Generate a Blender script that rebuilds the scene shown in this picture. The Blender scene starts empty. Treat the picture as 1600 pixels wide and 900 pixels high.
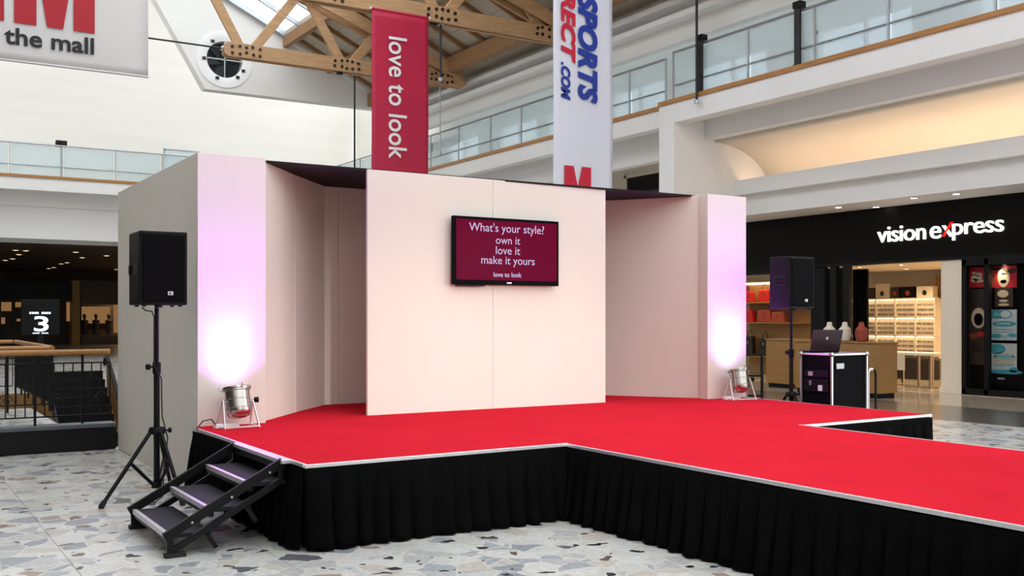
import bpy, bmesh, math, random
from mathutils import Vector, Matrix

random.seed(7)
PI = math.pi
scene = bpy.context.scene
C = scene.collection

# ------------------------------------------------------------------ camera, sky, exposure
F_PX = 1597.0
cam_d = bpy.data.cameras.new('camera')
cam_d.sensor_width = 36.0
cam_d.lens = 36.0 * F_PX / 1600.0
cam_d.shift_y = 46.0 / 1600.0
cam_d.clip_end = 300
cam = bpy.data.objects.new('camera', cam_d)
cam.location = (0, 0, 1.614)
cam.rotation_euler = (PI / 2, 0, -math.atan2(.5308, .8475))
C.objects.link(cam)
scene.camera = cam

world = bpy.data.worlds.new('overcast_sky')
scene.world = world
world.use_nodes = True
wb = world.node_tree.nodes['Background']
wb.inputs['Color'].default_value = (0.925, 0.968, 1.0, 1)
wb.inputs['Strength'].default_value = 1.0

# two stage wash lamps out of frame, in front of the catwalk
def wash(name, loc, aim, power, ang):
    d = bpy.data.lights.new(name, 'SPOT')
    d.energy = power; d.color = (1.0, .96, .88); d.spot_size = math.radians(ang); d.spot_blend = 1.0; d.shadow_soft_size = .12
    o = bpy.data.objects.new(name, d)
    o.location = loc
    o.rotation_euler = (Vector(loc) - Vector(aim)).to_track_quat('Z', 'Y').to_euler()
    C.objects.link(o)
wash('wash_lamp_right', (11.6, -1.6, 3.4), (6.0, 9.7, .0), 560, 28)
wash('wash_lamp_left', (2.8, -2.3, 3.4), (5.4, 9.7, .0), 440, 28)

vs = scene.view_settings
vs.view_transform = 'Standard'
vs.look = 'None'
vs.gamma = 1.0
vs.use_curve_mapping = False
vs.exposure = 1.5

# ------------------------------------------------------------------ materials
def lin(r, g, b):
    f = lambda v: (v / 255 / 12.92) if v / 255 <= .04045 else ((v / 255 + .055) / 1.055) ** 2.4
    return (f(r), f(g), f(b), 1)

def mat(name, col, rough=.5, metal=0., var=.0, scale=4., bump=0., bscale=None, emit=None, estr=0., spec=.5, stretch=None, sheen=0., coat=0.):
    m = bpy.data.materials.new(name)
    m.use_nodes = True
    nt = m.node_tree
    b = nt.nodes['Principled BSDF']
    b.inputs['Base Color'].default_value = col
    b.inputs['Roughness'].default_value = rough
    b.inputs['Metallic'].default_value = metal
    b.inputs['Specular IOR Level'].default_value = spec
    b.inputs['Sheen Weight'].default_value = sheen
    b.inputs['Coat Weight'].default_value = coat
    if emit:
        b.inputs['Emission Color'].default_value = emit
        b.inputs['Emission Strength'].default_value = estr
    tc = nt.nodes.new('ShaderNodeTexCoord')
    src = tc.outputs['Object']
    if stretch:
        mp = nt.nodes.new('ShaderNodeMapping')
        mp.inputs['Scale'].default_value = stretch
        nt.links.new(src, mp.inputs['Vector'])
        src = mp.outputs['Vector']
    n = nt.nodes.new('ShaderNodeTexNoise')
    n.inputs['Scale'].default_value = scale
    n.inputs['Detail'].default_value = 4
    nt.links.new(src, n.inputs['Vector'])
    if var > 0:
        r = nt.nodes.new('ShaderNodeValToRGB')
        lo = tuple(max(0, c * (1 - var)) for c in col[:3]) + (1,)
        hi = tuple(min(1, c * (1 + var)) for c in col[:3]) + (1,)
        r.color_ramp.elements[0].color = lo
        r.color_ramp.elements[1].color = hi
        r.color_ramp.elements[0].position = .3
        r.color_ramp.elements[1].position = .7
        nt.links.new(n.outputs['Fac'], r.inputs['Fac'])
        nt.links.new(r.outputs['Color'], b.inputs['Base Color'])
    if bump > 0:
        n2 = nt.nodes.new('ShaderNodeTexNoise')
        n2.inputs['Scale'].default_value = bscale or scale * 10
        n2.inputs['Detail'].default_value = 3
        nt.links.new(src, n2.inputs['Vector'])
        bp = nt.nodes.new('ShaderNodeBump')
        bp.inputs['Strength'].default_value = bump
        bp.inputs['Distance'].default_value = .01
        nt.links.new(n2.outputs['Fac'], bp.inputs['Height'])
        nt.links.new(bp.outputs['Normal'], b.inputs['Normal'])
    return m

def emis(name, col, strength):
    m = bpy.data.materials.new(name)
    m.use_nodes = True
    nt = m.node_tree
    nt.nodes.remove(nt.nodes['Principled BSDF'])
    e = nt.nodes.new('ShaderNodeEmission')
    e.inputs['Color'].default_value = col
    e.inputs['Strength'].default_value = strength
    nt.links.new(e.outputs[0], nt.nodes['Material Output'].inputs['Surface'])
    return m

def glass(name, tint, clear, rough=.05, body=(.7, .78, .8, 1)):
    """pane: part clear, part a pale glossy film"""
    m = bpy.data.materials.new(name)
    m.use_nodes = True
    nt = m.node_tree
    b = nt.nodes['Principled BSDF']
    b.inputs['Base Color'].default_value = body
    b.inputs['Roughness'].default_value = rough
    t = nt.nodes.new('ShaderNodeBsdfTransparent')
    t.inputs['Color'].default_value = tint
    mx = nt.nodes.new('ShaderNodeMixShader')
    mx.inputs['Fac'].default_value = clear
    nt.links.new(b.outputs[0], mx.inputs[1])
    nt.links.new(t.outputs[0], mx.inputs[2])
    nt.links.new(mx.outputs[0], nt.nodes['Material Output'].inputs['Surface'])
    return m

def terrazzo():
    m = bpy.data.materials.new('broken_marble_terrazzo')
    m.use_nodes = True
    nt = m.node_tree
    N, L = nt.nodes, nt.links
    b = N['Principled BSDF']
    geo = N.new('ShaderNodeNewGeometry')
    nz = N.new('ShaderNodeTexNoise'); nz.inputs['Scale'].default_value = 5; nz.inputs['Detail'].default_value = 3
    L.new(geo.outputs['Position'], nz.inputs['Vector'])
    mixv = N.new('ShaderNodeVectorMath'); mixv.operation = 'MULTIPLY_ADD'
    mixv.inputs[1].default_value = (.16, .16, 0)
    L.new(nz.outputs['Color'], mixv.inputs[0]); L.new(geo.outputs['Position'], mixv.inputs[2])
    v1 = N.new('ShaderNodeTexVoronoi'); v1.inputs['Scale'].default_value = 5.2
    L.new(mixv.outputs[0], v1.inputs['Vector'])
    sep = N.new('ShaderNodeSeparateColor'); L.new(v1.outputs['Color'], sep.inputs['Color'])
    r1 = N.new('ShaderNodeValToRGB'); r1.color_ramp.interpolation = 'CONSTANT'
    cols = [(0, (219, 217, 212)), (.2, (202, 201, 199)), (.36, (228, 226, 221)), (.52, (184, 187, 191)),
            (.64, (214, 206, 196)), (.75, (166, 170, 177)), (.83, (224, 223, 220)), (.93, (176, 161, 146)), (.972, (112, 112, 118))]
    els = r1.color_ramp.elements
    els[0].position = 0; els[0].color = lin(*cols[0][1])
    els[1].position = cols[1][0]; els[1].color = lin(*cols[1][1])
    for p, c in cols[2:]:
        e = els.new(p); e.color = lin(*c)
    L.new(sep.outputs[0], r1.inputs['Fac'])
    # mottling in every stone
    n2 = N.new('ShaderNodeTexNoise'); n2.inputs['Scale'].default_value = 22; n2.inputs['Detail'].default_value = 5
    L.new(geo.outputs['Position'], n2.inputs['Vector'])
    mr = N.new('ShaderNodeMapRange'); mr.inputs['To Min'].default_value = .62; mr.inputs['To Max'].default_value = 1.2
    L.new(n2.outputs['Fac'], mr.inputs['Value'])
    mul = N.new('ShaderNodeMix'); mul.data_type = 'RGBA'; mul.blend_type = 'MULTIPLY'; mul.inputs['Factor'].default_value = 1
    L.new(r1.outputs['Color'], mul.inputs['A']); L.new(mr.outputs[0], mul.inputs['B'])
    # pale cement between stones
    ve = N.new('ShaderNodeTexVoronoi'); ve.feature = 'DISTANCE_TO_EDGE'; ve.inputs['Scale'].default_value = 5.2
    L.new(mixv.outputs[0], ve.inputs['Vector'])
    re = N.new('ShaderNodeMapRange'); re.inputs['From Min'].default_value = .012; re.inputs['From Max'].default_value = .045
    L.new(ve.outputs['Distance'], re.inputs['Value'])
    m2 = N.new('ShaderNodeMix'); m2.data_type = 'RGBA'
    m2.inputs['A'].default_value = lin(222, 219, 212)
    L.new(re.outputs[0], m2.inputs['Factor']); L.new(mul.outputs['Result'], m2.inputs['B'])
    # small dark chips
    v3 = N.new('ShaderNodeTexVoronoi'); v3.inputs['Scale'].default_value = 9
    mv3 = N.new('ShaderNodeVectorMath'); mv3.operation = 'MULTIPLY_ADD'; mv3.inputs[1].default_value = (.3, .3, 0)
    L.new(nz.outputs['Color'], mv3.inputs[0]); L.new(geo.outputs['Position'], mv3.inputs[2])
    L.new(mv3.outputs[0], v3.inputs['Vector'])
    s3 = N.new('ShaderNodeSeparateColor'); L.new(v3.outputs['Color'], s3.inputs['Color'])
    th = N.new('ShaderNodeMath'); th.operation = 'GREATER_THAN'; th.inputs[1].default_value = .80
    L.new(s3.outputs[0], th.inputs[0])
    d3 = N.new('ShaderNodeMath'); d3.operation = 'LESS_THAN'; d3.inputs[1].default_value = .34
    L.new(v3.outputs['Distance'], d3.inputs[0])
    mm = N.new('ShaderNodeMath'); mm.operation = 'MULTIPLY'; L.new(th.outputs[0], mm.inputs[0]); L.new(d3.outputs[0], mm.inputs[1])
    r3 = N.new('ShaderNodeValToRGB'); r3.color_ramp.interpolation = 'CONSTANT'
    r3.color_ramp.elements[0].color = lin(70, 70, 74); r3.color_ramp.elements[1].color = lin(112, 96, 82); r3.color_ramp.elements[1].position = .6
    e = r3.color_ramp.elements.new(.85); e.color = lin(48, 48, 52)
    L.new(s3.outputs[1], r3.inputs['Fac'])
    m3 = N.new('ShaderNodeMix'); m3.data_type = 'RGBA'
    L.new(mm.outputs[0], m3.inputs['Factor']); L.new(m2.outputs['Result'], m3.inputs['A']); L.new(r3.outputs['Color'], m3.inputs['B'])
    L.new(m3.outputs['Result'], b.inputs['Base Color'])
    b.inputs['Roughness'].default_value = .22
    b.inputs['Specular IOR Level'].default_value = .4
    return m

def wood(name, col, rough=.5, stretch=(1, 1, 14)):
    return mat(name, col, rough, var=.16, scale=2.5, bump=.05, bscale=20, stretch=stretch)

M = dict(
    terrazzo=terrazzo(),
    slate=mat('dark_stone_paving', lin(104, 98, 92), .2, var=.2, scale=3),
    cream_floor=mat('polished_cream_paving', lin(196, 182, 160), .12, var=.1, scale=2),
    carpet=mat('red_carpet', (.62, .020, .036, 1), 1.0, var=.05, scale=2.5, bump=.25, bscale=400, spec=0),
    black_cloth=mat('black_skirt_cloth', (.003, .003, .0033, 1), .9, var=.2, scale=6, bump=.1, bscale=300, spec=.04),
    alu=mat('brushed_aluminium', (.80, .80, .82, 1), .42, .85, var=.06, scale=30),
    chrome=mat('chrome', (.52, .50, .47, 1), .24, 1., var=.04, scale=8),
    panel=mat('off_white_painted_board', lin(234, 229, 220), .62, var=.015, scale=1.2, bump=.02, bscale=60),
    black_felt=mat('black_roof_cloth', (.010, .008, .008, 1), .95, var=.2, scale=5),
    black_plastic=mat('black_plastic', (.006, .006, .007, 1), .42, var=.15, scale=12, bump=.05, bscale=150, spec=.16),
    black_metal=mat('black_powder_coat', (.007, .007, .008, 1), .38, var=.1, scale=10, spec=.2),
    grille=mat('black_speaker_grille', (.004, .004, .005, 1), .6, var=.3, scale=60, bump=.5, bscale=350, spec=.06),
    rubber=mat('black_rubber', (.012, .012, .012, 1), .8, var=.1, scale=20),
    tread=mat('charcoal_tread_surface', lin(50, 50, 56), .7, spec=.2, var=.12, scale=30, bump=.2, bscale=250),
    badge=mat('silver_badge', (.7, .7, .7, 1), .3, .6, var=.05, scale=20),
    white_wall=mat('white_plaster', lin(236, 233, 227), .8, var=.03, scale=1.2, bump=.05, bscale=25, stretch=(.15, .15, 1.6)),
    white_paint=mat('white_gloss_paint', lin(243, 241, 239), .55, var=.015, scale=.8),
    cream_wall=mat('cream_plaster', lin(236, 225, 208), .8, var=.02, scale=1),
    oak=wood('oak_handrail', lin(178, 124, 66), .4, (14, 1, 14)),
    glulam=wood('glued_timber', lin(190, 150, 108), .55, (1, 12, 12)),
    glulam_dark=wood('purlin_timber', lin(152, 112, 74), .6, (12, 1, 12)),
    board=mat('pale_ceiling_board', lin(190, 180, 162), .75, var=.06, scale=2, stretch=(1, 6, 1)),
    steel=mat('galvanised_steel', (.45, .47, .49, 1), .4, .9, var=.12, scale=14),
    dark_steel=mat('dark_steel', (.035, .037, .04, 1), .45, .6, var=.2, scale=9),
    pane=glass('frosted_balustrade_glass', (.95, .985, .99, 1), .55, .12, lin(222, 234, 238)),  # frosting, plus sky reflection and gallery brightness put into the pale body
    gallery_window=glass('frosted_gallery_window', (.92, .96, .98, 1), .5, .2, lin(206, 218, 222)),
    roof_pane=glass('skylight_glass', (.98, .99, 1, 1), .96, .05),
    shop_pane=glass('shop_window_glass', (.9, .92, .92, 1), .96, .03, (.02, .02, .02, 1)),
    dark_pane=mat('dark_shop_glass', (.006, .006, .006, 1), .06, var=.1, scale=3, spec=.25),
    banner_white=mat('white_banner_vinyl', lin(216, 212, 210), .55, var=.02, scale=1.5, bump=.15, bscale=3),
    banner_lilac=mat('cool_white_banner_vinyl', lin(220, 220, 232), .55, var=.02, scale=1.5, bump=.15, bscale=3),
    banner_red=mat('crimson_banner_vinyl', lin(190, 22, 66), .5, var=.05, scale=1.5, bump=.15, bscale=3),
    print_white=mat('white_print', lin(238, 236, 236), .6, var=.01),
    print_red=mat('red_print', lin(198, 20, 52), .6, var=.02),
    print_deep_red=mat('deep_red_print', lin(178, 8, 34), .6, var=.02),
    print_blue=mat('blue_print', lin(22, 52, 150), .6, var=.02),
    print_black=mat('black_print', lin(18, 18, 24), .6, var=.02),
    screen=mat('maroon_screen', (.006, .0004, .002, 1), .3, var=.02, emit=lin(108, 4, 44), estr=.36, spec=.02),
    screen_text=emis('screen_text_light', lin(176, 164, 196), .52),
    sign_white=emis('lit_white_letters', (1, .96, .9, 1), .9),
    sign_red=emis('lit_red_stroke', (.9, .02, .015, 1), .45),
    sign_blue=emis('cold_white_display_digits', (.72, .83, 1, 1), .75),
    fascia=mat('black_shop_fascia', (.005, .0046, .0042, 1), .35, var=.2, scale=3, spec=.12),
    bulb=emis('warm_downlight_lens', (1, .78, .5, 1), 7.0),
    bulb_small=emis('far_downlight_lens', (1, .68, .36, 1), 1.6),
    lamp_lens=emis('violet_lamp_lens', (.8, .6, 1, 1), 4.0),
    strip=emis('warm_shelf_strip', (1, .72, .4, 1), 1.6),
    warm_window=emis('warm_lit_far_window', (1, .52, .2, 1), .085),
    tan=mat('tan_veneer', lin(158, 116, 66), .5, var=.1, scale=3, stretch=(1, 1, 10)),
    tan_wall=mat('tan_painted_wall', lin(150, 112, 62), .7, var=.05, scale=2),
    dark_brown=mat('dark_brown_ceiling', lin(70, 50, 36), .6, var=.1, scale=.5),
    hall_dark=mat('hall_shade_tone', lin(40, 30, 24), .7, var=.2, scale=.6),  # gloom of the deep hall put into a dark colour
    red_goods=mat('red_leather', lin(186, 22, 20), .45, var=.2, scale=14, bump=.2),
    dark_goods=mat('dark_leather', lin(34, 24, 22), .5, var=.2, scale=14),
    rust_goods=mat('rust_patterned_fabric', lin(150, 62, 44), .7, var=.3, scale=20),
    poster_red=mat('red_poster_print', lin(196, 24, 40), .5, var=.15, scale=3),
    poster_paper=mat('pale_poster_paper', lin(206, 208, 208), .6, var=.03, scale=3),
    teal=mat('teal_poster_print', lin(64, 158, 170), .6, var=.12, scale=5),
    skin_print=mat('cream_poster_print', lin(214, 188, 158), .6, var=.1, scale=5),
    dark_print=mat('dark_poster_print', lin(58, 44, 38), .4, var=.4, scale=5),  # dark brown print of the window posters
    lid=mat('mauve_laptop_lid', lin(66, 50, 58), .35, .2, var=.06, scale=4),
    kerb=mat('charcoal_kerb_paint', lin(26, 26, 28), .5, var=.12, scale=4, spec=.2),
    kerb_top=mat('grey_kerb_coping', lin(92, 96, 102), .4, var=.1, scale=4),
    lens_glass=mat('dark_spectacle_frame', lin(60, 50, 46), .3, var=.3, scale=9),
    bag=mat('white_carrier_card', lin(220, 210, 190), .6, var=.05, scale=4),
    cable=mat('black_cable_sheath', (.012, .012, .012, 1), .6, var=.05),
)

# ------------------------------------------------------------------ mesh helpers
class MB:
    def __init__(s):
        s.v, s.f = [], []
    def add(s, vs_, fs_):
        o = len(s.v)
        s.v += [tuple(p) for p in vs_]
        s.f += [tuple(i + o for i in f) for f in fs_]
        return s
    def box(s, x0, y0, z0, x1, y1, z1):
        x0, x1 = min(x0, x1), max(x0, x1); y0, y1 = min(y0, y1), max(y0, y1); z0, z1 = min(z0, z1), max(z0, z1)
        return s.add([(x0, y0, z0), (x1, y0, z0), (x1, y1, z0), (x0, y1, z0), (x0, y0, z1), (x1, y0, z1), (x1, y1, z1), (x0, y1, z1)],
                     [(0, 3, 2, 1), (4, 5, 6, 7), (0, 1, 5, 4), (1, 2, 6, 5), (2, 3, 7, 6), (3, 0, 4, 7)])
    def bar(s, p0, p1, w, h, up=(0, 0, 1)):
        p0, p1, up = Vector(p0), Vector(p1), Vector(up)
        d = (p1 - p0).normalized()
        sd = d.cross(up)
        if sd.length < 1e-4: sd = d.cross(Vector((1, 0, 0)))
        sd.normalize(); u = sd.cross(d).normalized()
        a, b = sd * w / 2, u * h / 2
        return s.add([p0 - a - b, p0 + a - b, p0 + a + b, p0 - a + b, p1 - a - b, p1 + a - b, p1 + a + b, p1 - a + b],
                     [(0, 3, 2, 1), (4, 5, 6, 7), (0, 1, 5, 4), (1, 2, 6, 5), (2, 3, 7, 6), (3, 0, 4, 7)])
    def tube(s, pts, r, n=8, rads=None):
        pts = [Vector(p) for p in pts]
        vs_, fs_ = [], []
        prev = None
        for i, p in enumerate(pts):
            d = (pts[min(i + 1, len(pts) - 1)] - pts[max(i - 1, 0)]).normalized()
            if prev is None:
                a = d.cross(Vector((0, 0, 1)))
                if a.length < 1e-3: a = d.cross(Vector((1, 0, 0)))
            else:
                a = prev - d * prev.dot(d)
            a.normalize(); prev = a
            b = d.cross(a)
            rr = rads[i] if rads else r
            for k in range(n):
                t = 2 * PI * k / n
                vs_.append(p + (a * math.cos(t) + b * math.sin(t)) * rr)
        for i in range(len(pts) - 1):
            for k in range(n):
                fs_.append((i * n + k, i * n + (k + 1) % n, (i + 1) * n + (k + 1) % n, (i + 1) * n + k))
        fs_.append(tuple(range(n - 1, -1, -1)))
        fs_.append(tuple((len(pts) - 1) * n + k for k in range(n)))
        return s.add(vs_, fs_)
    def lathe(s, prof, base, axis=(0, 0, 1), n=24):
        base, ax = Vector(base), Vector(axis).normalized()
        a = ax.cross(Vector((0, 0, 1)))
        if a.length < 1e-3: a = Vector((1, 0, 0))
        a.normalize(); b = ax.cross(a)
        vs_, fs_ = [], []
        for r, h in prof:
            for k in range(n):
                t = 2 * PI * k / n
                vs_.append(base + ax * h + (a * math.cos(t) + b * math.sin(t)) * max(r, 1e-4))
        for i in range(len(prof) - 1):
            for k in range(n):
                fs_.append((i * n + k, i * n + (k + 1) % n, (i + 1) * n + (k + 1) % n, (i + 1) * n + k))
        return s.add(vs_, fs_)
    def prism(s, poly, off, to3):
        """poly: 2D outline, extruded by off (3-vector) after to3"""
        n = len(poly); o = Vector(off)
        a = [Vector(to3(*p)) for p in poly]
        return s.add(a + [p + o for p in a],
                     [tuple(range(n)), tuple(range(2 * n - 1, n - 1, -1))] + [(i, i + n, (i + 1) % n + n, (i + 1) % n) for i in range(n)])
    def mesh(s, name):
        me = bpy.data.meshes.new(name)
        me.from_pydata(s.v, [], s.f)
        bm = bmesh.new(); bm.from_mesh(me)
        bmesh.ops.recalc_face_normals(bm, faces=bm.faces[:])
        bm.to_mesh(me); bm.free()
        return me
    def build(s, name, m, parent=None, smooth=False, bevel=0., kind=None, seg=2):
        me = s.mesh(name)
        me.materials.append(m)
        return link(name, me, parent, smooth, bevel, kind, seg)

def link(name, me, parent=None, smooth=False, bevel=0., kind=None, seg=2):
    o = bpy.data.objects.new(name, me)
    C.objects.link(o)
    if parent is not None:
        o.parent = parent
        o.matrix_parent_inverse = Matrix.Translation(-parent.location) if parent.type == 'EMPTY' and parent.parent is None else Matrix.Identity(4)
    if smooth:
        for p in me.polygons: p.use_smooth = True
        try:
            me.set_sharp_from_angle(angle=math.radians(38))
        except Exception: pass
    if bevel > 0:
        b = o.modifiers.new('bevel', 'BEVEL'); b.width = bevel; b.segments = seg; b.limit_method = 'ANGLE'
    if kind: o['kind'] = kind
    return o

def tag(o, label, cat, group=None):
    o['label'] = label; o['category'] = cat
    if group: o['group'] = group
    return o

def thing(name, label, cat, loc=(0, 0, 0), group=None):
    """an Empty at the base of a thing; parts are given in world coordinates"""
    o = bpy.data.objects.new(name, None)
    o.empty_display_size = .1
    C.objects.link(o)
    o.location = loc
    return tag(o, label, cat, group)

def copy_tree(o, parent=None):
    c = o.copy(); C.objects.link(c)
    if parent is not None: c.parent = parent
    for ch in list(o.children): copy_tree(ch, c)
    return c

def struct(name, mb, m, **k):
    return mb.build(name, m, kind='structure', **k)

def B(*a): return MB().box(*a)

def text(name, body, p, right, up, m, parent, width=None, height=None, bold=0., shear=0., depth=.004, space=1.0):
    """a line of lettering: lower-left corner at p, fitted to width and/or height"""
    cu = bpy.data.curves.new(name, 'FONT')
    cu.body = body; cu.offset = bold; cu.shear = shear; cu.space_character = space; cu.resolution_u = 4
    cu.extrude = 0
    t = bpy.data.objects.new(name, cu); C.objects.link(t)
    dg = bpy.context.evaluated_depsgraph_get(); dg.update()
    me = bpy.data.meshes.new_from_object(t.evaluated_get(dg))
    bpy.data.objects.remove(t); bpy.data.curves.remove(cu)
    xs = [v.co.x for v in me.vertices]; ys = [v.co.y for v in me.vertices]
    x0, x1, y0, y1 = min(xs), max(xs), min(ys), max(ys)
    sx = width / (x1 - x0) if width else None
    sy = height / (y1 - y0) if height else None
    if sx is None: sx = sy
    if sy is None: sy = sx
    r, u, p = Vector(right), Vector(up), Vector(p)
    nrm = r.cross(u)
    bm = bmesh.new(); bm.from_mesh(me)
    me.name = name
    return words(name, bm, p, r, u, nrm, x0, y0 if height else 0, sx, sy, depth, m, parent)

def words(name, bm, p, r, u, nrm, x0, y0, sx, sy, depth, m, parent):
    """one mesh per word of the line"""
    seen, comps = set(), []
    for v in bm.verts:
        if v in seen: continue
        st, cp = [v], []
        seen.add(v)
        while st:
            q = st.pop(); cp.append(q)
            for e in q.link_edges:
                w_ = e.other_vert(q)
                if w_ not in seen: seen.add(w_); st.append(w_)
        comps.append((min(q.co.x for q in cp), max(q.co.x for q in cp), cp))
    comps.sort(key=lambda c: c[0])
    groups = []; right_ = None
    for a, b, cp in comps:
        if right_ is None or a - right_ > .17: groups.append([]); right_ = b
        groups[-1] += cp; right_ = max(right_, b)
    out = None
    for g in groups:
        gs = set(g); idx = {v: i for i, v in enumerate(g)}
        fs = [[idx[v] for v in f.verts] for f in bm.faces if f.verts[0] in gs]
        me = bpy.data.meshes.new(name)
        me.from_pydata([v.co[:] for v in g], [], fs)
        b2_ = bmesh.new(); b2_.from_mesh(me)
        extrude_text(b2_, p, r, u, nrm, x0, y0, sx, sy, depth)
        b2_.to_mesh(me); b2_.free()
        me.materials.append(m)
        o = link(name, me, parent)
        out = out or o
    bm.free()
    return out

def extrude_text(bm, p, r, u, nrm, x0, y0, sx, sy, depth):
    for v in bm.verts:
        v.co = p + r * ((v.co.x - x0) * sx) + u * ((v.co.y - y0) * sy)
    ext = bmesh.ops.extrude_face_region(bm, geom=bm.faces[:])
    for e in ext['geom']:
        if isinstance(e, bmesh.types.BMVert): e.co += nrm * depth
    bmesh.ops.recalc_face_normals(bm, faces=bm.faces[:])

def area(name, loc, rot, sx, sy, power, col, parent=None):
    d = bpy.data.lights.new(name, 'AREA'); d.shape = 'RECTANGLE'; d.size = sx; d.size_y = sy; d.energy = power; d.color = col
    o = bpy.data.objects.new(name, d); o.location = loc; o.rotation_euler = rot
    C.objects.link(o)
    return o

# ------------------------------------------------------------------ floor
SH = .6                                                     # stage height
SX0, SX1, SY0, SY1 = 2.53, 9.40, 6.74, 11.25                # main stage
RX0, RX1, RY0 = 4.75, 7.42, -1.2                            # runway
fl = MB()
fl.box(-14, -8, -.3, 26, 13.5, -.006)
fl.box(9.5, 13.5, -.3, 26, 44, -.006)
fl.box(-14, 24, -.3, 9.5, 44, -.006)
fl.box(-14, 44, -.3, 26, 72, -.006)
floor = struct('floor', fl, M['terrazzo'])
TX, TY, TS = 1.11, .6, 1.2
tmesh = {}
for key in ('terrazzo', 'slate', 'cream_floor'):
    mb = MB().box(.0025, .0025, -.005, TS - .0025, TS - .0025, 0)
    me = mb.mesh('floor_tile'); me.materials.append(M[key]); tmesh[key] = me
def tile_mat(x):
    return 'terrazzo' if x < 14.2 else ('slate' if x < 15.6 else 'cream_floor')
for i in range(-4, 16):
    for j in range(0, 16):
        x, y = TX + i * TS, TY + j * TS
        if y + TS > 13.4 and x < 9.6: continue
        if x > RX0 and x + TS < RX1 and y < SY0: continue
        if x > SX0 and x + TS < SX1 and y > SY0 and y + TS < SY1: continue
        if y < 1.5 and x < 2: continue
        if x + TS > 19.4 : continue
        # outside the picture to the lower right, hidden by the runway
        if x > RX1 and y < .5 * (x - 7.4) - .2 + 2.0: continue
        o = link('floor_tile', tmesh[tile_mat(x)], floor)
        o.location = (x, y, 0)
mb = MB().box(19.3, 5, -.3, 25.5, 21, .0)
struct('floor_shop', mb, M['cream_floor'])

# ------------------------------------------------------------------ stage
stage = thing('stage_platform', 'low T-shaped catwalk stage with red carpet and pleated black skirt', 'stage', (5.9, 8, 0))
B(SX0 + .03, SY0 + .03, .02, SX1 - .03, 9.44, SH - .02).build('deck', M['black_metal'], stage)
B(2.66, 9.44, .02, 9.34, SY1 - .05, SH - .02).build('deck', M['black_metal'], stage)
B(RX0 + .03, RY0 + .03, .02, RX1 - .03, SY0 + .03, SH - .02).build('runway_deck', M['black_metal'], stage)
MB().prism([(SX0 + .012, SY0 + .002), (SX1 - .012, SY0 + .002), (SX1 - .012, 9.60), (9.34, 9.60), (9.34, SY1), (2.66, SY1), (2.66, 9.62), (SX0 + .012, 9.62)], (0, 0, .02), lambda x, y: (x, y, SH - .02)).build('carpet', M['carpet'], stage, bevel=.004)
B(RX0 + .012, RY0 + .012, SH - .02, RX1 - .012, SY0 - .002, SH).build('runway_carpet', M['carpet'], stage, bevel=.004)
def trim(a, b):
    MB().bar((a[0], a[1], SH - .016), (b[0], b[1], SH - .010), .024, .026).build('edge_trim', M['alu'], stage, bevel=.003)
trim((SX0, 9.60), (SX0, SY0)); trim((SX0, SY0), (RX0, SY0)); trim((RX0, SY0), (RX0, RY0)); trim((RX0, RY0), (RX1, RY0))
trim((RX1, RY0), (RX1, SY0)); trim((RX1, SY0), (SX1, SY0)); trim((SX1, SY0), (SX1, 9.5))

def skirt(a, b, nrm, pitch=.155, seed=0, flare=1.0):
    """box-pleated cloth hung from a band under the stage edge"""
    rnd = random.Random(seed)
    a, b, nrm = Vector((a[0], a[1], 0)), Vector((b[0], b[1], 0)), Vector((nrm[0], nrm[1], 0))
    Lg = (b - a).length; d = (b - a) / Lg
    npl = max(2, int(Lg / pitch))
    edges = [0.]
    for k in range(npl): edges.append(edges[-1] + rnd.uniform(.75, 1.25))
    edges = [e / edges[-1] * Lg for e in edges]
    prm = [(rnd.uniform(.7, 1.3), rnd.uniform(-.03, .03), rnd.uniform(.2, .8)) for _ in range(npl)]
    zs = [SH - .036, SH - .075, SH - .10, SH - .2, SH - .32, SH - .45, SH - .53, .012]
    NS = 8
    rows = []
    for zi, z in enumerate(zs):
        t = max(0, (SH - .08 - z) / (SH - .09))
        row = []
        for k in range(npl):
            am, sh, sk = prm[k]
            for q in range(NS):
                f = q / NS
                s_ = edges[k] + (edges[k + 1] - edges[k]) * f + sh * t * math.sin(PI * f)
                w = f / sk if f < sk else (1 - f) / (1 - sk)
                w = math.sin(w * PI / 2) ** .8
                off = .012 + (.014 * min(1, t * 12) + .055 * t) * w * am * flare + .02 * t
                if t > .93: off += .012 * am
                row.append(a + d * s_ + nrm * off + Vector((0, 0, z)))
        row.append(a + d * Lg + nrm * (.012 + .02 * t) + Vector((0, 0, z)))
        rows.append(row)
    n = len(rows[0])
    mb = MB()
    mb.add([p for r in rows for p in r], [(i * n + k, i * n + k + 1, (i + 1) * n + k + 1, (i + 1) * n + k) for i in range(len(rows) - 1) for k in range(n - 1)])
    o = mb.build('skirt', M['black_cloth'], stage, smooth=True)
    sol = o.modifiers.new('thick', 'SOLIDIFY'); sol.thickness = .004; sol.offset = -1
    return o
skirt((SX0, 9.58), (SX0, SY0), (-1, 0), seed=1, flare=.8)
skirt((SX0, SY0), (RX0, SY0), (0, -1), seed=2)
skirt((RX0, SY0), (RX0, RY0), (-1, 0), seed=3)
skirt((RX0, RY0), (RX1, RY0), (0, -1), seed=4)
skirt((RX1, RY0), (RX1, SY0), (1, 0), seed=5)
skirt((RX1, SY0), (SX1, SY0), (0, -1), seed=6)
skirt((SX1, SY0), (SX1, 9.5), (1, 0), seed=7)

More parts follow.
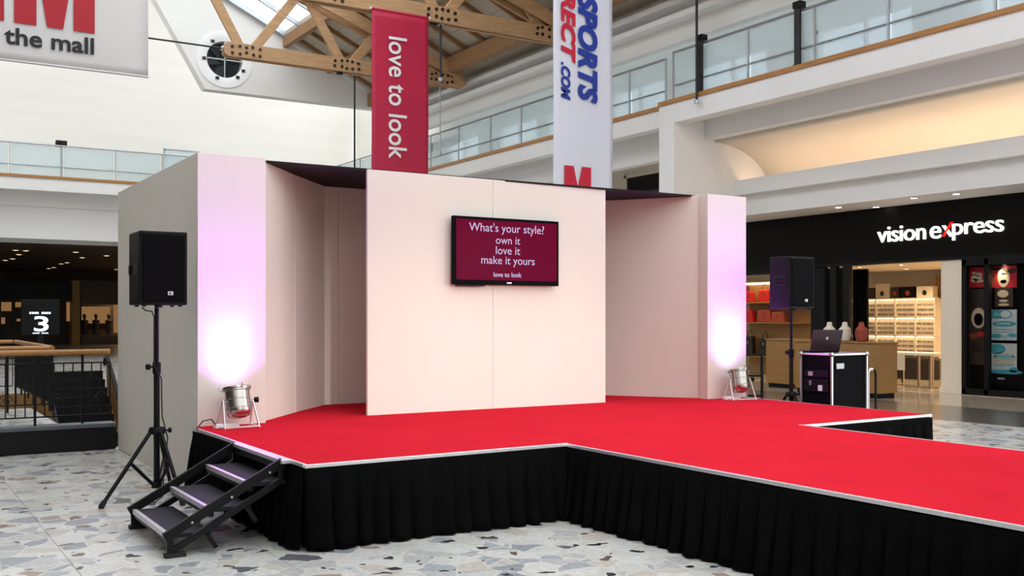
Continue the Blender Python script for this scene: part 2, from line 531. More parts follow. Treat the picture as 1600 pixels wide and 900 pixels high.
# ------------------------------------------------------------------ backdrop of white flats
ZT = 3.146
bd = thing('stage_backdrop', 'white panel stage set with corner columns, recessed niches and black roof', 'backdrop', (5.9, 9.8, 0))
def flat(a, b, z0=SH, z1=ZT, th=.04, name='flat_panel'):
    a, b = Vector((a[0], a[1], 0)), Vector((b[0], b[1], 0))
    d = (b - a).normalized(); n = Vector((-d.y, d.x, 0)) * th
    z = Vector((0, 0, 1))
    mb = MB()
    mb.add([a + z * z0, b + z * z0, b + n + z * z0, a + n + z * z0, a + z * z1, b + z * z1, b + n + z * z1, a + n + z * z1],
           [(0, 3, 2, 1), (4, 5, 6, 7), (0, 1, 5, 4), (1, 2, 6, 5), (2, 3, 7, 6), (3, 0, 4, 7)])
    return mb.build(name, M['panel'], bd, bevel=.003)
flat((2.56, 9.58), (3.208, 9.58))                            # left column front
flat((2.60, 9.63), (2.60, 13.2), 0.002)                     # long side wall down to the floor
flat((3.168, 9.625), (3.168, 9.70), th=-.04)                 # return
flat((3.21, 9.70), (3.83, 10.475)); flat((3.833, 10.479), (4.45, 11.2))
flat((4.45, 11.2), (4.62, 11.2)); flat((4.623, 11.2), (5.84, 11.2)); flat((5.844, 11.2), (7.06, 11.2)); flat((7.064, 11.2), (7.70, 11.2))
flat((7.70, 11.2), (7.985, 10.79)); flat((7.987, 10.787), (8.80, 9.62))
flat((8.78, 9.45), (9.437, 9.45))
flat((8.78, 9.60), (8.78, 9.492), th=.04)
flat((9.397, 9.492), (9.397, 11.4), 0.002, th=-.04)
flat((4.34, 9.74), (5.8475, 9.74)); flat((5.8505, 9.74), (7.417, 9.74))
mb = MB().prism([(3.22, 9.78), (8.80, 9.70), (8.76, 9.80), (7.72, 11.24), (4.44, 11.24), (3.25, 9.82)], (0, 0, .022), lambda x, y: (x, y, ZT - .012))
mb.build('roof_cloth', M['black_felt'], bd)

# ------------------------------------------------------------------ television on the centre panel
TVX0, TVX1, TVZ0, TVZ1, TVY = 5.292, 6.672, 1.972, 2.712, 9.64
tv = thing('wall_television', 'black flat-screen television with maroon slide on the centre panel', 'television', (5.98, 9.7, TVZ0))
B(TVX0, TVY, TVZ0, TVX1, TVY + .05, TVZ1).build('housing', M['grille'], tv, bevel=.008)
B(TVX0 + .038, TVY - .003, TVZ0 + .052, TVX1 - .034, TVY + .004, TVZ1 - .032).build('screen', M['screen'], tv)
B(5.75, TVY + .05, 2.2, 6.2, 9.739, 2.5).build('wall_bracket', M['black_metal'], tv)
B(5.35, TVY + .02, TVZ0 - .018, 5.7, TVY + .06, TVZ0 + .01).build('connector_strip', M['black_plastic'], tv)
B(5.97, TVY - .003, TVZ0 + .018, 6.03, TVY + .001, TVZ0 + .03).build('maker_badge', M['badge'], tv)
R_, U_ = (1, 0, 0), (0, 0, 1)
for body, x0, x1, zb in (("What's your style?", 5.487, 6.464, 2.557), ('own it', 5.826, 6.142, 2.427), ('love it', 5.826, 6.142, 2.312), ('make it yours', 5.64, 6.337, 2.203)):
    text('slide_text', body, (x0, TVY - .0035, zb), R_, U_, M['screen_text'], tv, width=x1 - x0, depth=.001)
text('slide_text', 'love to look', (5.797, TVY - .0035, 2.062), R_, U_, M['screen_text'], tv, width=.365, bold=.012, depth=.001)

# ------------------------------------------------------------------ folding steps
steps = thing('stage_steps', 'black folding steps with silver nosings beside the stage', 'steps', (2.1, 7.6, 0))
SYA, SYB = 7.02, 8.17
for k, (xn, z) in enumerate(((1.68, .15), (1.958, .30), (2.235, .45))):
    t = B(xn + .03, SYA + .045, z - .028, xn + .30, SYB - .045, z).build('tread', M['tread'], steps, bevel=.003)
    B(xn, SYA + .045, z - .032, xn + .032, SYB - .045, z + .004).build('nosing', M['alu'], t, bevel=.003)
    B(xn + .01, SYA + .045, z - .06, xn + .04, SYB - .045, z - .028).build('tread_beam', M['black_metal'], t)
B(2.455, SYA - .03, SH - .024, 2.53, SYB + .03, SH + .004).build('top_plate', M['alu'], steps, bevel=.003)
B(2.46, SYA, SH - .07, 2.50, SYB, SH - .025).build('hook_rail', M['black_metal'], steps)
for y in (SYA + .02, SYB - .02):
    MB().bar((1.66, y, .135), (2.48, y, .585), .03, .065).build('stringer', M['black_metal'], steps, bevel=.003)
    MB().bar((1.69, y + .0, .03), (2.47, y, .455), .03, .045).build('lower_stringer', M['black_metal'], steps, bevel=.003)
    B(1.675, y - .016, .02, 1.715, y + .016, .15).build('leg', M['black_metal'], steps, bevel=.003)
    B(1.66, y - .03, .0, 1.80, y + .03, .03).build('foot', M['rubber'], steps, bevel=.005)
    B(2.455, y - .015, .45, 2.485, y + .015, .60).build('hanger', M['black_metal'], steps, bevel=.003)
    for k, xx in enumerate((1.84, 2.11, 2.38)):
        zz = .135 + (xx - 1.66) * .45 / .82
        yo = y - .017 if y < 7.5 else y + .017
        MB().lathe([(0, -.006), (.009, -.006), (.009, .006), (0, .006)], (xx, yo, zz - .01), (0, 1, 0), 8).build('bolt', M['chrome'], steps)
for (xa, za) in ((1.95, .13), (2.23, .28)):
    MB().bar((xa, SYA + .03, za), (xa + .06, SYA + .03, za - .10), .02, .03).build('link_bar', M['black_metal'], steps)
    MB().bar((xa, SYB - .03, za), (xa + .06, SYB - .03, za - .10), .02, .03).build('link_bar', M['black_metal'], steps)

# ------------------------------------------------------------------ loudspeakers and tripod stands
def stand(label, cx, cy, ztop, zhub, feet, zbrace, zjoint):
    t = thing('speaker_stand', label, 'stand', (cx, cy, 0), 'tripod loudspeaker stands')
    MB().tube([(cx, cy, .12), (cx, cy, zjoint)], .026, 14).build('pole', M['black_metal'], t, smooth=True)
    MB().tube([(cx, cy, zjoint - .02), (cx, cy, ztop)], .019, 14).build('upper_tube', M['black_metal'], t, smooth=True)
    c = MB().lathe([(.0, -.05), (.036, -.05), (.036, .05), (0, .05)], (cx, cy, zjoint), n=16).build('collar', M['black_plastic'], t, smooth=True)
    MB().lathe([(0, 0), (.008, 0), (.008, .03), (.024, .03), (.026, .06), (0, .062)], (cx - .03, cy, zjoint + .01), (-1, -.2, 0), 12).build('knob', M['black_plastic'], c, smooth=True)
    h = MB().lathe([(0, -.03), (.07, -.03), (.075, 0), (.06, .03), (0, .03)], (cx, cy, zhub), n=12).build('hub', M['black_plastic'], t, smooth=True)
    MB().lathe([(0, 0), (.008, 0), (.008, .04), (.022, .045), (.022, .07), (0, .072)], (cx + .05, cy - .02, zhub + .0), (1, -.4, 0), 10).build('knob', M['black_plastic'], h, smooth=True)
    MB().lathe([(0, -.025), (.045, -.025), (.045, .025), (0, .025)], (cx, cy, .14), n=12).build('brace_ring', M['black_plastic'], t, smooth=True)
    for fx, fy in feet:
        d = Vector((fx - cx, fy - cy, 0)); dn = d.normalized()
        top = Vector((cx, cy, zhub - .01)) + dn * .06
        ft = Vector((fx, fy, .02))
        MB().tube([top, ft], .0175, 10).build('leg', M['black_metal'], t, smooth=True)
        MB().tube([ft + (top - ft).normalized() * .05, ft, ft - Vector((0, 0, .02)) + dn * .006], .024, 10, [.022, .026, .02]).build('foot', M['rubber'], t, smooth=True)
        mid = ft + (top - ft) * ((zbrace - .02) / (zhub - .03))
        MB().bar(Vector((cx, cy, .14)) + dn * .03, mid, .012, .028).build('brace', M['black_metal'], t)
    return t

def speaker(label, cx, y0, z0, w, dp, h, side_slots):
    """front faces -Y, left flank faces -X"""
    t = thing('loudspeaker', label, 'loudspeaker', (cx, y0 + dp / 2, z0), 'loudspeakers on tripod stands')
    x0, x1 = cx - w / 2, cx + w / 2
    poly = [(x0, y0), (x1, y0), (x1, y0 + dp * .55), (x1 - .05, y0 + dp), (x0 + .05 * (0 if side_slots else .0), y0 + dp), (x0, y0 + dp * .55)]
    MB().prism(poly, (0, 0, h), lambda x, y: (x, y, z0)).build('cabinet', M['black_plastic'], t, bevel=.012, seg=3)
    B(x0 + .022, y0 - .012, z0 + .025, x1 - .022, y0 + .01, z0 + h - .025).build('grille', M['grille'], t, bevel=.01, seg=3)
    B(x0 + w * .58, y0 - .015, z0 + .085, x0 + w * .58 + .045, y0 - .011, z0 + .118).build('badge', M['badge'], t, bevel=.003)
    text('badge_mark', 'R', (x0 + w * .58 + .012, y0 - .0155, z0 + .09), R_, U_, M['print_black'], t, height=.022, width=.02, bold=.03, depth=.001)
    if side_slots:
        hb = B(x0 - .004, y0 + dp * .25, z0 + h * .45, x0 + .02, y0 + dp * .72, z0 + h * .62).build('handle_recess', M['rubber'], t, bevel=.006)
        for a in (0, 1):
            for b in (0, 1):
                ya = y0 + dp * (.30 + .21 * a); za = z0 + h * (.465 + .075 * b)
                B(x0 - .007, ya, za, x0 - .002, ya + dp * .17, za + h * .058).build('port', M['fascia'], hb)
    else:
        hb = B(x0 - .003, y0 + dp * .2, z0 + h * .40, x0 + .02, y0 + dp * .6, z0 + h * .57).build('handle_recess', M['rubber'], t, bevel=.006)
        B(x0 - .012, y0 + dp * .75, z0 + h * .42, x0 + .01, y0 + dp * .92, z0 + h * .55).build('grip', M['black_plastic'], hb, bevel=.004)
    for fx in (x0 + .05, x1 - .05):
        for fy in (y0 + .05, y0 + dp - .08):
            MB().lathe([(0, -.014), (.018, -.014), (.018, .002), (0, .002)], (fx, fy, z0), n=10).build('foot', M['rubber'], t)
    MB().lathe([(0, -.02), (.035, -.02), (.035, .003), (0, .003)], (cx, y0 + dp * .45, z0), n=14).build('pole_socket', M['black_metal'], t)
    return t

LX, LY = 2.126, 9.288
stand('black tripod loudspeaker stand beside the steps and tall white side wall', LX, LY, 1.70, .62,
      [(1.64, 9.14), (2.26, 8.93), (2.37, 9.77)], .36, 1.17)
speaker('black loudspeaker in front of the white side wall, left of the stage', LX + .015, LY - .19, 1.722, .405, .42, .638, False)
RX, RY = 9.69, 8.93
stand('black tripod loudspeaker stand behind the flight case, right of the stage', RX, RY, 1.70, .66,
      [(RX - .06, RY - .44), (RX + .40, RY + .27), (RX - .10, RY + .46)], .36, 1.17)
speaker('black loudspeaker with violet glow on its flank, in front of the shops', RX + .0, RY - .18, 1.722, .43, .34, .64, True)
tag(MB().tube([(LX - .12, LY + .02, 1.70), (LX - .10, LY - .02, 1.675), (LX - .05, LY - .03, 1.668), (LX - .03, LY - .032, 1.62), (LX - .03, LY - .03, 1.2), (LX + .03, LY - .04, 1.08),
               (LX + .035, LY - .045, .75), (LX + .08, LY - .06, .55), (LX + .05, LY - .05, .3), (LX + .03, LY - .09, .05), (LX - .05, LY - .14, .008), (LX - .09, LY - .02, .02), (LX - .06, LY + .1, .008)], .006, 6)
    .build('speaker_cable', M['cable'], smooth=True), 'thin black cable running down the stand beside the steps', 'cable')

# ------------------------------------------------------------------ floor lamps (metal cans on yokes)
def par_lamp(label, cx, cy, tilt, yaw, power):
    t = thing('par_lamp', label, 'stage lamp', (cx, cy, SH), 'stage uplighters')
    ax = (Matrix.Rotation(yaw, 3, 'Z') @ Matrix.Rotation(-tilt, 3, 'X')) @ Vector((0, 0, 1))      # leans to +Y
    sd = Matrix.Rotation(yaw, 3, 'Z') @ Vector((1, 0, 0))
    fw = sd.cross(Vector((0, 0, 1)))
    piv = Vector((cx, cy, SH + .235))
    base = piv - ax * .15
    MB().lathe([(0, 0), (.06, .003), (.095, .018), (.112, .045), (.113, .085), (.117, .088), (.117, .095), (.113, .098), (.113, .165), (.117, .168), (.117, .176), (.113, .179), (.113, .245),
                (.122, .25), (.122, .262), (.105, .262), (.103, .10), (.05, .05), (0, .05)], base, ax, 32).build('can', M['chrome'], t, smooth=True)
    MB().lathe([(.106, .262), (.132, .262), (.134, .272), (.132, .285), (.112, .285), (.106, .262)], base, ax, 32).build('gel_frame', M['chrome'], t, smooth=True)
    MB().lathe([(0, .20), (.10, .20), (.10, .204), (0, .206)], base, ax, 24).build('lens', M['lamp_lens'], t, smooth=True)
    perp = sd
    p2 = ax.cross(perp)
    for k in range(3):
        an = k * 2 * PI / 3 + .5
        dd = perp * math.cos(an) + p2 * math.sin(an)
        p = base + ax * .285 + dd * .128
        MB().tube([p - ax * .02, p + dd * .02 - ax * .01, p + dd * .028 + ax * .012, p + dd * .018 + ax * .022], .005, 6).build('clip', M['steel'], t, smooth=True)
    for s in (-1, 1):
        top = piv + sd * .142 * s
        for q in (-1, 1):
            bt = Vector((cx, cy, SH + .012)) + sd * .165 * s + fw * .10 * q
            MB().bar(top + Vector((0, 0, .02)), bt, .022, .010, up=sd).build('yoke_leg', M['alu'], t, bevel=.002)
        MB().bar(Vector((cx, cy, SH + .009)) + sd * .165 * s - fw * .115, Vector((cx, cy, SH + .009)) + sd * .165 * s + fw * .115, .02, .016).build('yoke_foot', M['alu'], t, bevel=.002)
        MB().lathe([(0, -.03), (.012, -.03), (.012, .012), (0, .012)], top, sd * s, 10).build('pivot_bolt', M['steel'], t)
    MB().lathe([(0, .0), (.01, .0), (.01, .02), (.026, .022), (.028, .05), (0, .052)], piv + sd * .146 + Vector((0, 0, .012)), sd, 10).build('knob', M['black_plastic'], t, smooth=True)
    MB().bar(Vector((cx, cy, SH + .012)) - sd * .165 + fw * .10, Vector((cx, cy, SH + .012)) + sd * .165 + fw * .10, .02, .016).build('cross_bar', M['alu'], t, bevel=.002)
    B(-.11, -.035, 0, .11, .035, .035)
    o = MB()
    o.box(-.14, -.03, .002, .10, .03, .04)
    ob = o.build('ballast', M['white_paint'], t, bevel=.005)
    ob.matrix_parent_inverse = Matrix.Identity(4)
    ob.location = Vector((0, 0, 0)) + sd * -.08 - fw * .03
    ob.rotation_euler = (0, 0, yaw + .12)
    p0 = Vector((cx, cy, SH + .02)) - sd * .2
    MB().tube([p0, p0 - sd * .05 + Vector((0, 0, .07)), p0 - sd * .13 + Vector((0, .0, .06)), p0 - sd * .2 + Vector((0, 0, -.012)) + fw * .02], .006, 6).build('cable', M['cable'], t, smooth=True) if cx < 5 else None
    for nm, pw, ang in (('lamp_beam', power, 64), ('lamp_spill', power * .5, 120)):
        d = bpy.data.lights.new(nm, 'SPOT')
        d.energy = pw; d.color = (.52, .075, 1.0); d.spot_size = math.radians(ang); d.spot_blend = 1.0; d.shadow_soft_size = .07
        o = bpy.data.objects.new(nm, d)
        o.location = base + ax * .30
        o.rotation_euler = (-ax).to_track_quat('Z', 'Y').to_euler()
        C.objects.link(o)
    return t
par_lamp('chrome can uplighter at the foot of the column beside the steps', 2.86, 9.33, math.radians(15), .1, 78)
par_lamp('chrome can uplighter at the foot of the column nearest the optician', 9.08, 9.20, math.radians(15), -.2, 96)

# ------------------------------------------------------------------ flight case with laptop
fc = thing('flight_case', 'black equipment flight case with silver edges behind the stage', 'flight case', (10.1, 8.6, 0))
X0, X1, Y0, Y1, Z0, Z1 = 9.79, 10.42, 8.38, 8.86, .10, 1.165
B(X0 + .01, Y0 + .01, Z0 + .01, X1 - .01, Y1 - .01, Z1 - .01).build('body', M['grille'], fc)
for (xa, ya) in ((X0, Y0), (X1, Y0), (X0, Y1), (X1, Y1)):
    B(xa - .012, ya - .012, Z0, xa + .012, ya + .012, Z1).build('edge_profile', M['alu'], fc, bevel=.003)
for z in (Z0, Z1):
    for y in (Y0, Y1): B(X0, y - .012, z - .012, X1, y + .012, z + .012).build('edge_profile', M['alu'], fc, bevel=.003)
    for x in (X0, X1): B(x - .012, Y0, z - .012, x + .012, Y1, z + .012).build('edge_profile', M['alu'], fc, bevel=.003)
    for x in (X0, X1):
        for y in (Y0, Y1):
            MB().lathe([(0, -.035), (.025, -.025), (.035, 0), (.025, .025), (0, .035)], (x, y, z), n=10).build('ball_corner', M['chrome'], fc, smooth=True)
r = B(X0 - .006, Y0 + .05, .88, X0 + .02, Y1 - .06, .97).build('rack_unit', M['black_plastic'], fc, bevel=.004)
B(X0 - .02, Y0 + .28, .90, X0 - .006, Y0 + .35, .95).build('lit_display', M['steel'], r)
r = B(X0 - .006, Y0 + .05, .70, X0 + .02, Y1 - .06, .86).build('rack_unit', M['black_plastic'], fc, bevel=.004)
B(X0 - .016, Y0 + .14, .72, X0 - .006, Y0 + .20, .79).build('label_plate', M['print_white'], r)
B(X0 - .03, Y0 + .3, .78, X0 - .006, Y0 + .33, .84).build('rack_handle', M['steel'], r, bevel=.004)
B(X0 + .06, Y0 - .02, .99, X0 + .2, Y0 - .006, 1.06).build('dish', M['steel'], fc, bevel=.006)
B(X0 - .02, Y0 + .005, .40, X0 + .02, Y0 - .02, .46).build('latch', M['chrome'], fc, bevel=.004)
for x in (X0 + .08, X1 - .08):
    for y in (Y0 + .08, Y1 - .08):
        MB().lathe([(0, -.015), (.045, -.015), (.05, 0), (.045, .015), (0, .015)], (x, y, .05), (1, .2, 0), 14).build('castor', M['rubber'], fc, smooth=True)
lt = thing('laptop', 'open mauve laptop seen from behind on the flight case', 'laptop', (9.98, 8.68, 1.18))
rz = math.radians(-20)
Rm = Matrix.Translation((9.98, 8.66, 1.178)) @ Matrix.Rotation(rz, 4, 'Z')
def loc_build(mb, name, m, parent, **k):
    mb.v = [tuple(Rm @ Vector(p)) for p in mb.v]
    return mb.build(name, m, parent, **k)
loc_build(B(-.20, 0, 0, .20, .27, .022), 'keyboard_base', M['black_plastic'], lt, bevel=.004)
lid = MB(); lid.prism([(0, .022), (-.09, .285), (-.102, .281), (-.012, .018)], (.40, 0, 0), lambda y, z: (-.20, y, z))
lid = loc_build(lid, 'lid', M['lid'], lt, bevel=.004)
em = MB(); em.prism([(-.062, .165), (-.072, .195), (-.075, .194), (-.065, .164)], (.03, 0, 0), lambda y, z: (-.015, y, z))
loc_build(em, 'lid_emblem', M['badge'], lid)
tr = thing('case_trolley', 'silver-and-black folded trolley standing beside the flight case', 'trolley', (10.6, 8.55, 0))
MB().tube([(10.50, 8.42, .06), (10.50, 8.42, .93), (10.53, 8.42, .97), (10.58, 8.42, .97)], .016, 8).build('upright', M['alu'], tr, smooth=True)
MB().tube([(10.58, 8.42, .97), (10.63, 8.42, .95), (10.64, 8.42, .88), (10.64, 8.42, .06)], .014, 8).build('upright', M['black_metal'], tr, smooth=True)
B(10.48, 8.36, .04, 10.66, 8.60, .07).build('toe_plate', M['alu'], tr, bevel=.004)
B(10.50, 8.41, .34, 10.64, 8.43, .38).build('cross_bar', M['steel'], tr)
for x in (10.52, 10.62):
    MB().lathe([(0, -.015), (.045, -.015), (.045, .015), (0, .015)], (x, 8.56, .045), (1, 0, 0), 12).build('wheel', M['rubber'], tr, smooth=True)

# ------------------------------------------------------------------ right-hand galleries
GX = 16.0
GY0, GY1 = 4.0, 40.3
w = MB()
w.box(GX, GY0, 6.20, GX + .35, 18.9, 6.66)                    # deep edge beam of the near part
w.box(GX + .35, GY0, 6.36, 18.8, 43, 6.62)                    # gallery floor slab
w.box(GX + .22, 18.9, 6.22, GX + .55, 43, 6.64)
struct('trim_1', w, M['white_paint'])
w = MB()
w.box(17.0, GY0, 5.90, 17.3, 18.36, 6.36)
w.box(17.0, 18.9, 5.62, 17.3, 40, 6.36)
w.box(GX, 18.36, 0, GX + .55, 18.9, 6.2)
w.box(GX + .35, 18.37, 4.17, 19.3, 18.6, 6.36)
struct('wall_right', w, M['white_paint'])
w = MB()
w.box(17.97, GY0, 4.61, 18.10, 18.37, 4.97)
w.box(18.10, GY0, 4.61, 18.5, 18.37, 4.66)
w.box(18.20, GY0, 4.165, 18.40, 19.6, 4.61)
w.box(17.97, 18.60, 4.165, 18.2, 40, 4.97)
struct('trim_2', w, M['white_paint'])
# coved ceiling lit from the trough
cv = MB()
prof = [(17.30, 5.91), (17.35, 5.91)] + [(17.35 + 1.85 * math.sin(t), 4.75 + 1.15 * math.cos(t)) for t in [i * PI / 2 / 10 for i in range(11)]] + [(19.2, 4.62)]
cv.add([(x, y, z) for y in (GY0, 18.36) for x, z in prof], [(i, i + 1, i + 1 + len(prof), i + len(prof)) for i in range(len(prof) - 1)])
o = cv.build('ceiling_cove', M['cream_wall'], kind='structure', smooth=True)
sol = o.modifiers.new('t', 'SOLIDIFY'); sol.thickness = .05; sol.offset = -1
area('cove_strip', (18.32, 11.2, 4.70), (PI, math.radians(14), 0), .12, 14.0, 19, (1, .68, .42))
struct('ceiling_walkway', MB().box(18.2, GY0, 4.12, 19.6, 20, 4.165), M['white_paint'])
struct('ceiling_walkway_far', MB().box(17.3, 18.9, 6.15, 24, 40, 6.25), M['white_paint'])
w = MB(); w.box(19.0, 20.1, 2.9, 19.3, 43, 6.15); w.box(19.0, 24.1, 0, 19.3, 43, 2.9); struct('wall_right_lower', w, M['cream_wall'])
# dark window of a unit under the far gallery
wn = MB().box(18.96, 21.3, 4.3, 19.0, 23.85, 5.75).build('window_1', M['dark_pane'], kind='structure')
MB().box(18.93, 21.2, 5.73, 19.0, 23.95, 5.83).build('window_frame', M['cream_wall'], wn)
MB().box(18.93, 23.85, 4.3, 19.0, 23.95, 5.83).build('window_frame', M['cream_wall'], wn)

# oak kerbs and glass balustrades
def cap(name, x0, y0, x1, y1, z0, z1): return struct(name, MB().box(x0, y0, z0, x1, y1, z1), M['oak'], bevel=.01)
cap('trim_3', GX - .05, GY0, GX + .16, 18.9, 6.66, 6.76)
cap('trim_4', GX + .17, 18.92, GX + .36, 40.2, 6.64, 6.74)

def balustrade(name, label, pts, axis, c, z0, ztop, zmid, mpost='steel'):
    t = thing(name, label, 'railing', ((c, pts[0], z0) if axis == 'y' else (pts[0], c, z0)))
    P = (lambda q, z, d=0: (c + d, q, z)) if axis == 'y' else (lambda q, z, d=0: (q, c + d, z))
    MB().tube([P(pts[0], ztop), P(pts[-1], ztop)], .032, 8).build('top_rail', M['steel'], t, smooth=True)
    MB().tube([P(pts[0], zmid), P(pts[-1], zmid)], .02, 8).build('mid_rail', M['steel'], t, smooth=True)
    for q in pts:
        MB().bar(P(q, z0), P(q, ztop), .04, .04, up=(0, 1, 0)).build('post', M[mpost], t)
    for a, b in zip(pts[:-1], pts[1:]):
        p0, p1 = P(a + .05 * (1 if b > a else -1), z0 + .02, .03), P(b - .05 * (1 if b > a else -1), ztop - .05, .045)
        MB().box(*p0, *p1).build('glass_pane', M['pane'], t)
    return t
balustrade('glass_balustrade', 'glass and steel balustrade of the gallery above the optician', [4.2, 6.2, 8.2, 10.28, 12.42, 14.18, 16.02, 17.55, 18.46], 'y', GX + .06, 6.74, 7.87, 7.09)
balustrade('glass_balustrade', 'glass and steel balustrade behind the hanging banners', [18.95, 20.35, 22.0, 23.7, 25.44, 27.22, 29.24, 31.2, 33.2, 35.2, 37.2, 39.2, 40.2], 'y', GX + .26, 6.72, 7.85, 7.09)

# dark posts on the gallery
for y, lab in ((14.56, 'dark square steel post behind the gallery glass near the right edge'), (17.45, 'dark steel post behind the gallery glass beside the hanging rod')):
    t = thing('steel_post', lab, 'post', (GX + .35, y, 6.62), 'dark posts on the gallery')
    MB().box(GX - .045, y - .07, 6.76, GX + .02, y + .07, 7.90).build('shaft', M['dark_steel'], t, bevel=.005)
    MB().box(GX - .06, y - .10, 7.915, GX + .12, y + .10, 8.05).build('cap', M['black_metal'], t, bevel=.005)
    MB().box(GX - .048, y - .1, 6.755, GX + .025, y + .1, 6.775).build('base_plate', M['dark_steel'], t)

# cornice and upper wall over the gallery
UE = 34.85
w = MB()
w.box(16.55, GY0, 9.22, 16.8, UE, 9.50)
w.box(16.20, GY0, 9.08, 16.8, UE, 9.23)
w.box(16.20, GY0, 8.72, 16.8, UE, 8.86)
struct('trim_5', w, M['white_paint'], bevel=.01)
w = MB(); w.box(16.62, GY0, 8.86, 16.8, UE, 9.08); w.box(16.55, GY0, 8.28, 16.8, UE, 8.72)
w.box(18.6, 34.9, 6.62, 18.8, 43, 11.8)
wy = (6.6, 10.9, 15, 19.1, 22.8, 26.2, 29.2, 33)
w.box(18.6, GY0, 8.25, 18.8, 34.9, 9.3)
ed = [GY0] + [v for y in wy for v in (y - 1.35, y + 1.35)] + [34.9]
for a, b in zip(ed[::2], ed[1::2]): w.box(18.4, a, 6.62, 18.8, b, 8.25)
struct('wall_right_upper', w, M['white_wall'])
struct('window_30', MB().box(16.8, GY0, 9.34, 18.8, 34.9, 9.37), M['gallery_window'])  # translucent ceiling added to let daylight in behind the balustrade glass
for i, y in enumerate(wy):
    wn = MB().box(18.62, y - 1.35, 6.64, 18.66, y + 1.35, 8.25).build('window_%d' % (i + 2), M['gallery_window'], kind='structure')
    for yy in (y - 1.32, y, y + 1.32): MB().box(18.58, yy - .03, 6.64, 18.7, yy + .03, 8.25).build('window_frame', M['white_paint'], wn)
    MB().box(18.58, y - 1.35, 8.19, 18.7, y + 1.35, 8.25).build('window_frame', M['white_paint'], wn)
vg = thing('vent_grille', 'brown louvred vent grille high on the gallery wall behind the banners', 'vent', (18.3, 34.4, 8.0))
MB().box(18.28, 33.0, 8.02, 18.34, 35.8, 8.34).build('frame', M['glulam_dark'], vg)
for k in range(4): MB().box(18.25, 33.05, 8.05 + k * .07, 18.29, 35.75, 8.09 + k * .07).build('louvre', M['dark_steel'], vg)

# ------------------------------------------------------------------ back gallery
BY = 40.3
w = MB(); w.box(-14, BY, 6.2, 16.2, BY + .35, 6.64); w.box(-14, BY + .35, 6.36, 16.3, 43.2, 6.6)
struct('trim_6', w, M['white_paint'])
w = MB(); w.box(-14, 41.3, 4.62, 17, 41.6, 6.36); w.box(-14, 41.2, 5.70, 17, 41.3, 6.36)
struct('trim_7', w, M['white_paint'])
struct('ceiling_back_edge', MB().box(-14, 41.3, 4.52, 19, 43.6, 4.62), M['white_paint'])
struct('trim_8', MB().box(-14, BY - .05, 6.64, 16.0, BY + .16, 6.74), M['oak'], bevel=.01)
balustrade('glass_balustrade', 'glass and steel balustrade of the back gallery beneath the large mall banner', [-2.6, -.9, .9, 2.5, 4.17, 5.90, 7.74, 9.44, 11.2, 12.9, 14.5, 15.9], 'x', BY + .06, 6.72, 7.87, 7.10)
# tall back wall
w = MB(); w.box(-14, 43.2, 4.5, 11.3, 43.6, 22); w.box(11.3, 43.2, 4.5, 19, 43.6, 11.8)
struct('wall_back', w, M['white_wall'])
o = thing('flood_light', 'small black floodlight at the back gallery rail under the mall banner', 'floodlight', (5.9, 42.9, 7.9))
MB().box(5.72, 40.6, 7.90, 6.1, 40.85, 8.12).build('housing', M['black_metal'], o, bevel=.02)
MB().box(5.88, 40.7, 6.6, 5.94, 40.76, 7.9).build('stem', M['steel'], o)
MB().box(5.78, 40.58, 7.94, 6.04, 40.60, 8.08).build('lens', M['dark_pane'], o)
o = thing('glass_screen', 'freestanding glass screen on the back gallery above the white side wall', 'screen', (10.4, 42, 6.6))
MB().box(9.9, 41.9, 6.62, 11.3, 41.95, 8.32).build('pane', M['pane'], o)
MB().box(9.86, 41.88, 6.62, 9.92, 41.97, 8.34).build('frame', M['steel'], o)
MB().box(9.86, 41.88, 8.30, 11.3, 41.97, 8.35).build('frame', M['steel'], o)

# gable bulkhead with a round fan
GBY = 34.6
def roof_z(x): return 9.75 + .471 * (16.0 - x)
ol = [(9.5, 9.3), (16.3, 9.3), (16.3, roof_z(16.3)), (6.61, 14.17)]
FC, FR = Vector((10.15, 0, 10.36)), .62
# outline with the fan opening cut by a keyhole
circ = [(FC.x + FR * math.cos(t), FC.z + FR * math.sin(t)) for t in [math.radians(-120 - i * 360 / 32) for i in range(33)]]
poly = [ol[0]] + circ + [ol[0]] + ol[1:]
bm = bmesh.new()
def loop(pts, y): return [bm.verts.new((x, y, z)) for x, z in pts]
vo, vi = loop(ol, GBY), loop(circ[:-1], GBY)
eo = [bm.edges.new((vo[i], vo[(i + 1) % len(vo)])) for i in range(len(vo))]
ei = [bm.edges.new((vi[i], vi[(i + 1) % len(vi)])) for i in range(len(vi))]
bmesh.ops.triangle_fill(bm, use_beauty=True, edges=eo + ei)
ext = bmesh.ops.extrude_face_region(bm, geom=bm.faces[:])
for e in ext['geom']:
    if isinstance(e, bmesh.types.BMVert): e.co.y += .45
bmesh.ops.recalc_face_normals(bm, faces=bm.faces[:])
me = bpy.data.meshes.new('wall_gable'); bm.to_mesh(me); bm.free(); me.materials.append(M['white_wall'])
link('wall_gable', me, kind='structure')
fan = thing('wall_fan', 'round dark ventilation fan in a pale ring on the gable', 'fan', (FC.x, GBY, FC.z - FR))
MB().lathe([(.95, 0), (.95, .03), (.64, .05), (.61, .03), (.61, -.3), (.6, -.3)], (FC.x, GBY, FC.z), (0, -1, 0), 40).build('ring', M['white_paint'], fan, smooth=True)
MB().lathe([(0, -.3), (.61, -.3), (.61, -.34), (0, -.34)], (FC.x, GBY, FC.z), (0, -1, 0), 32).build('back_plate', M['dark_steel'], fan)
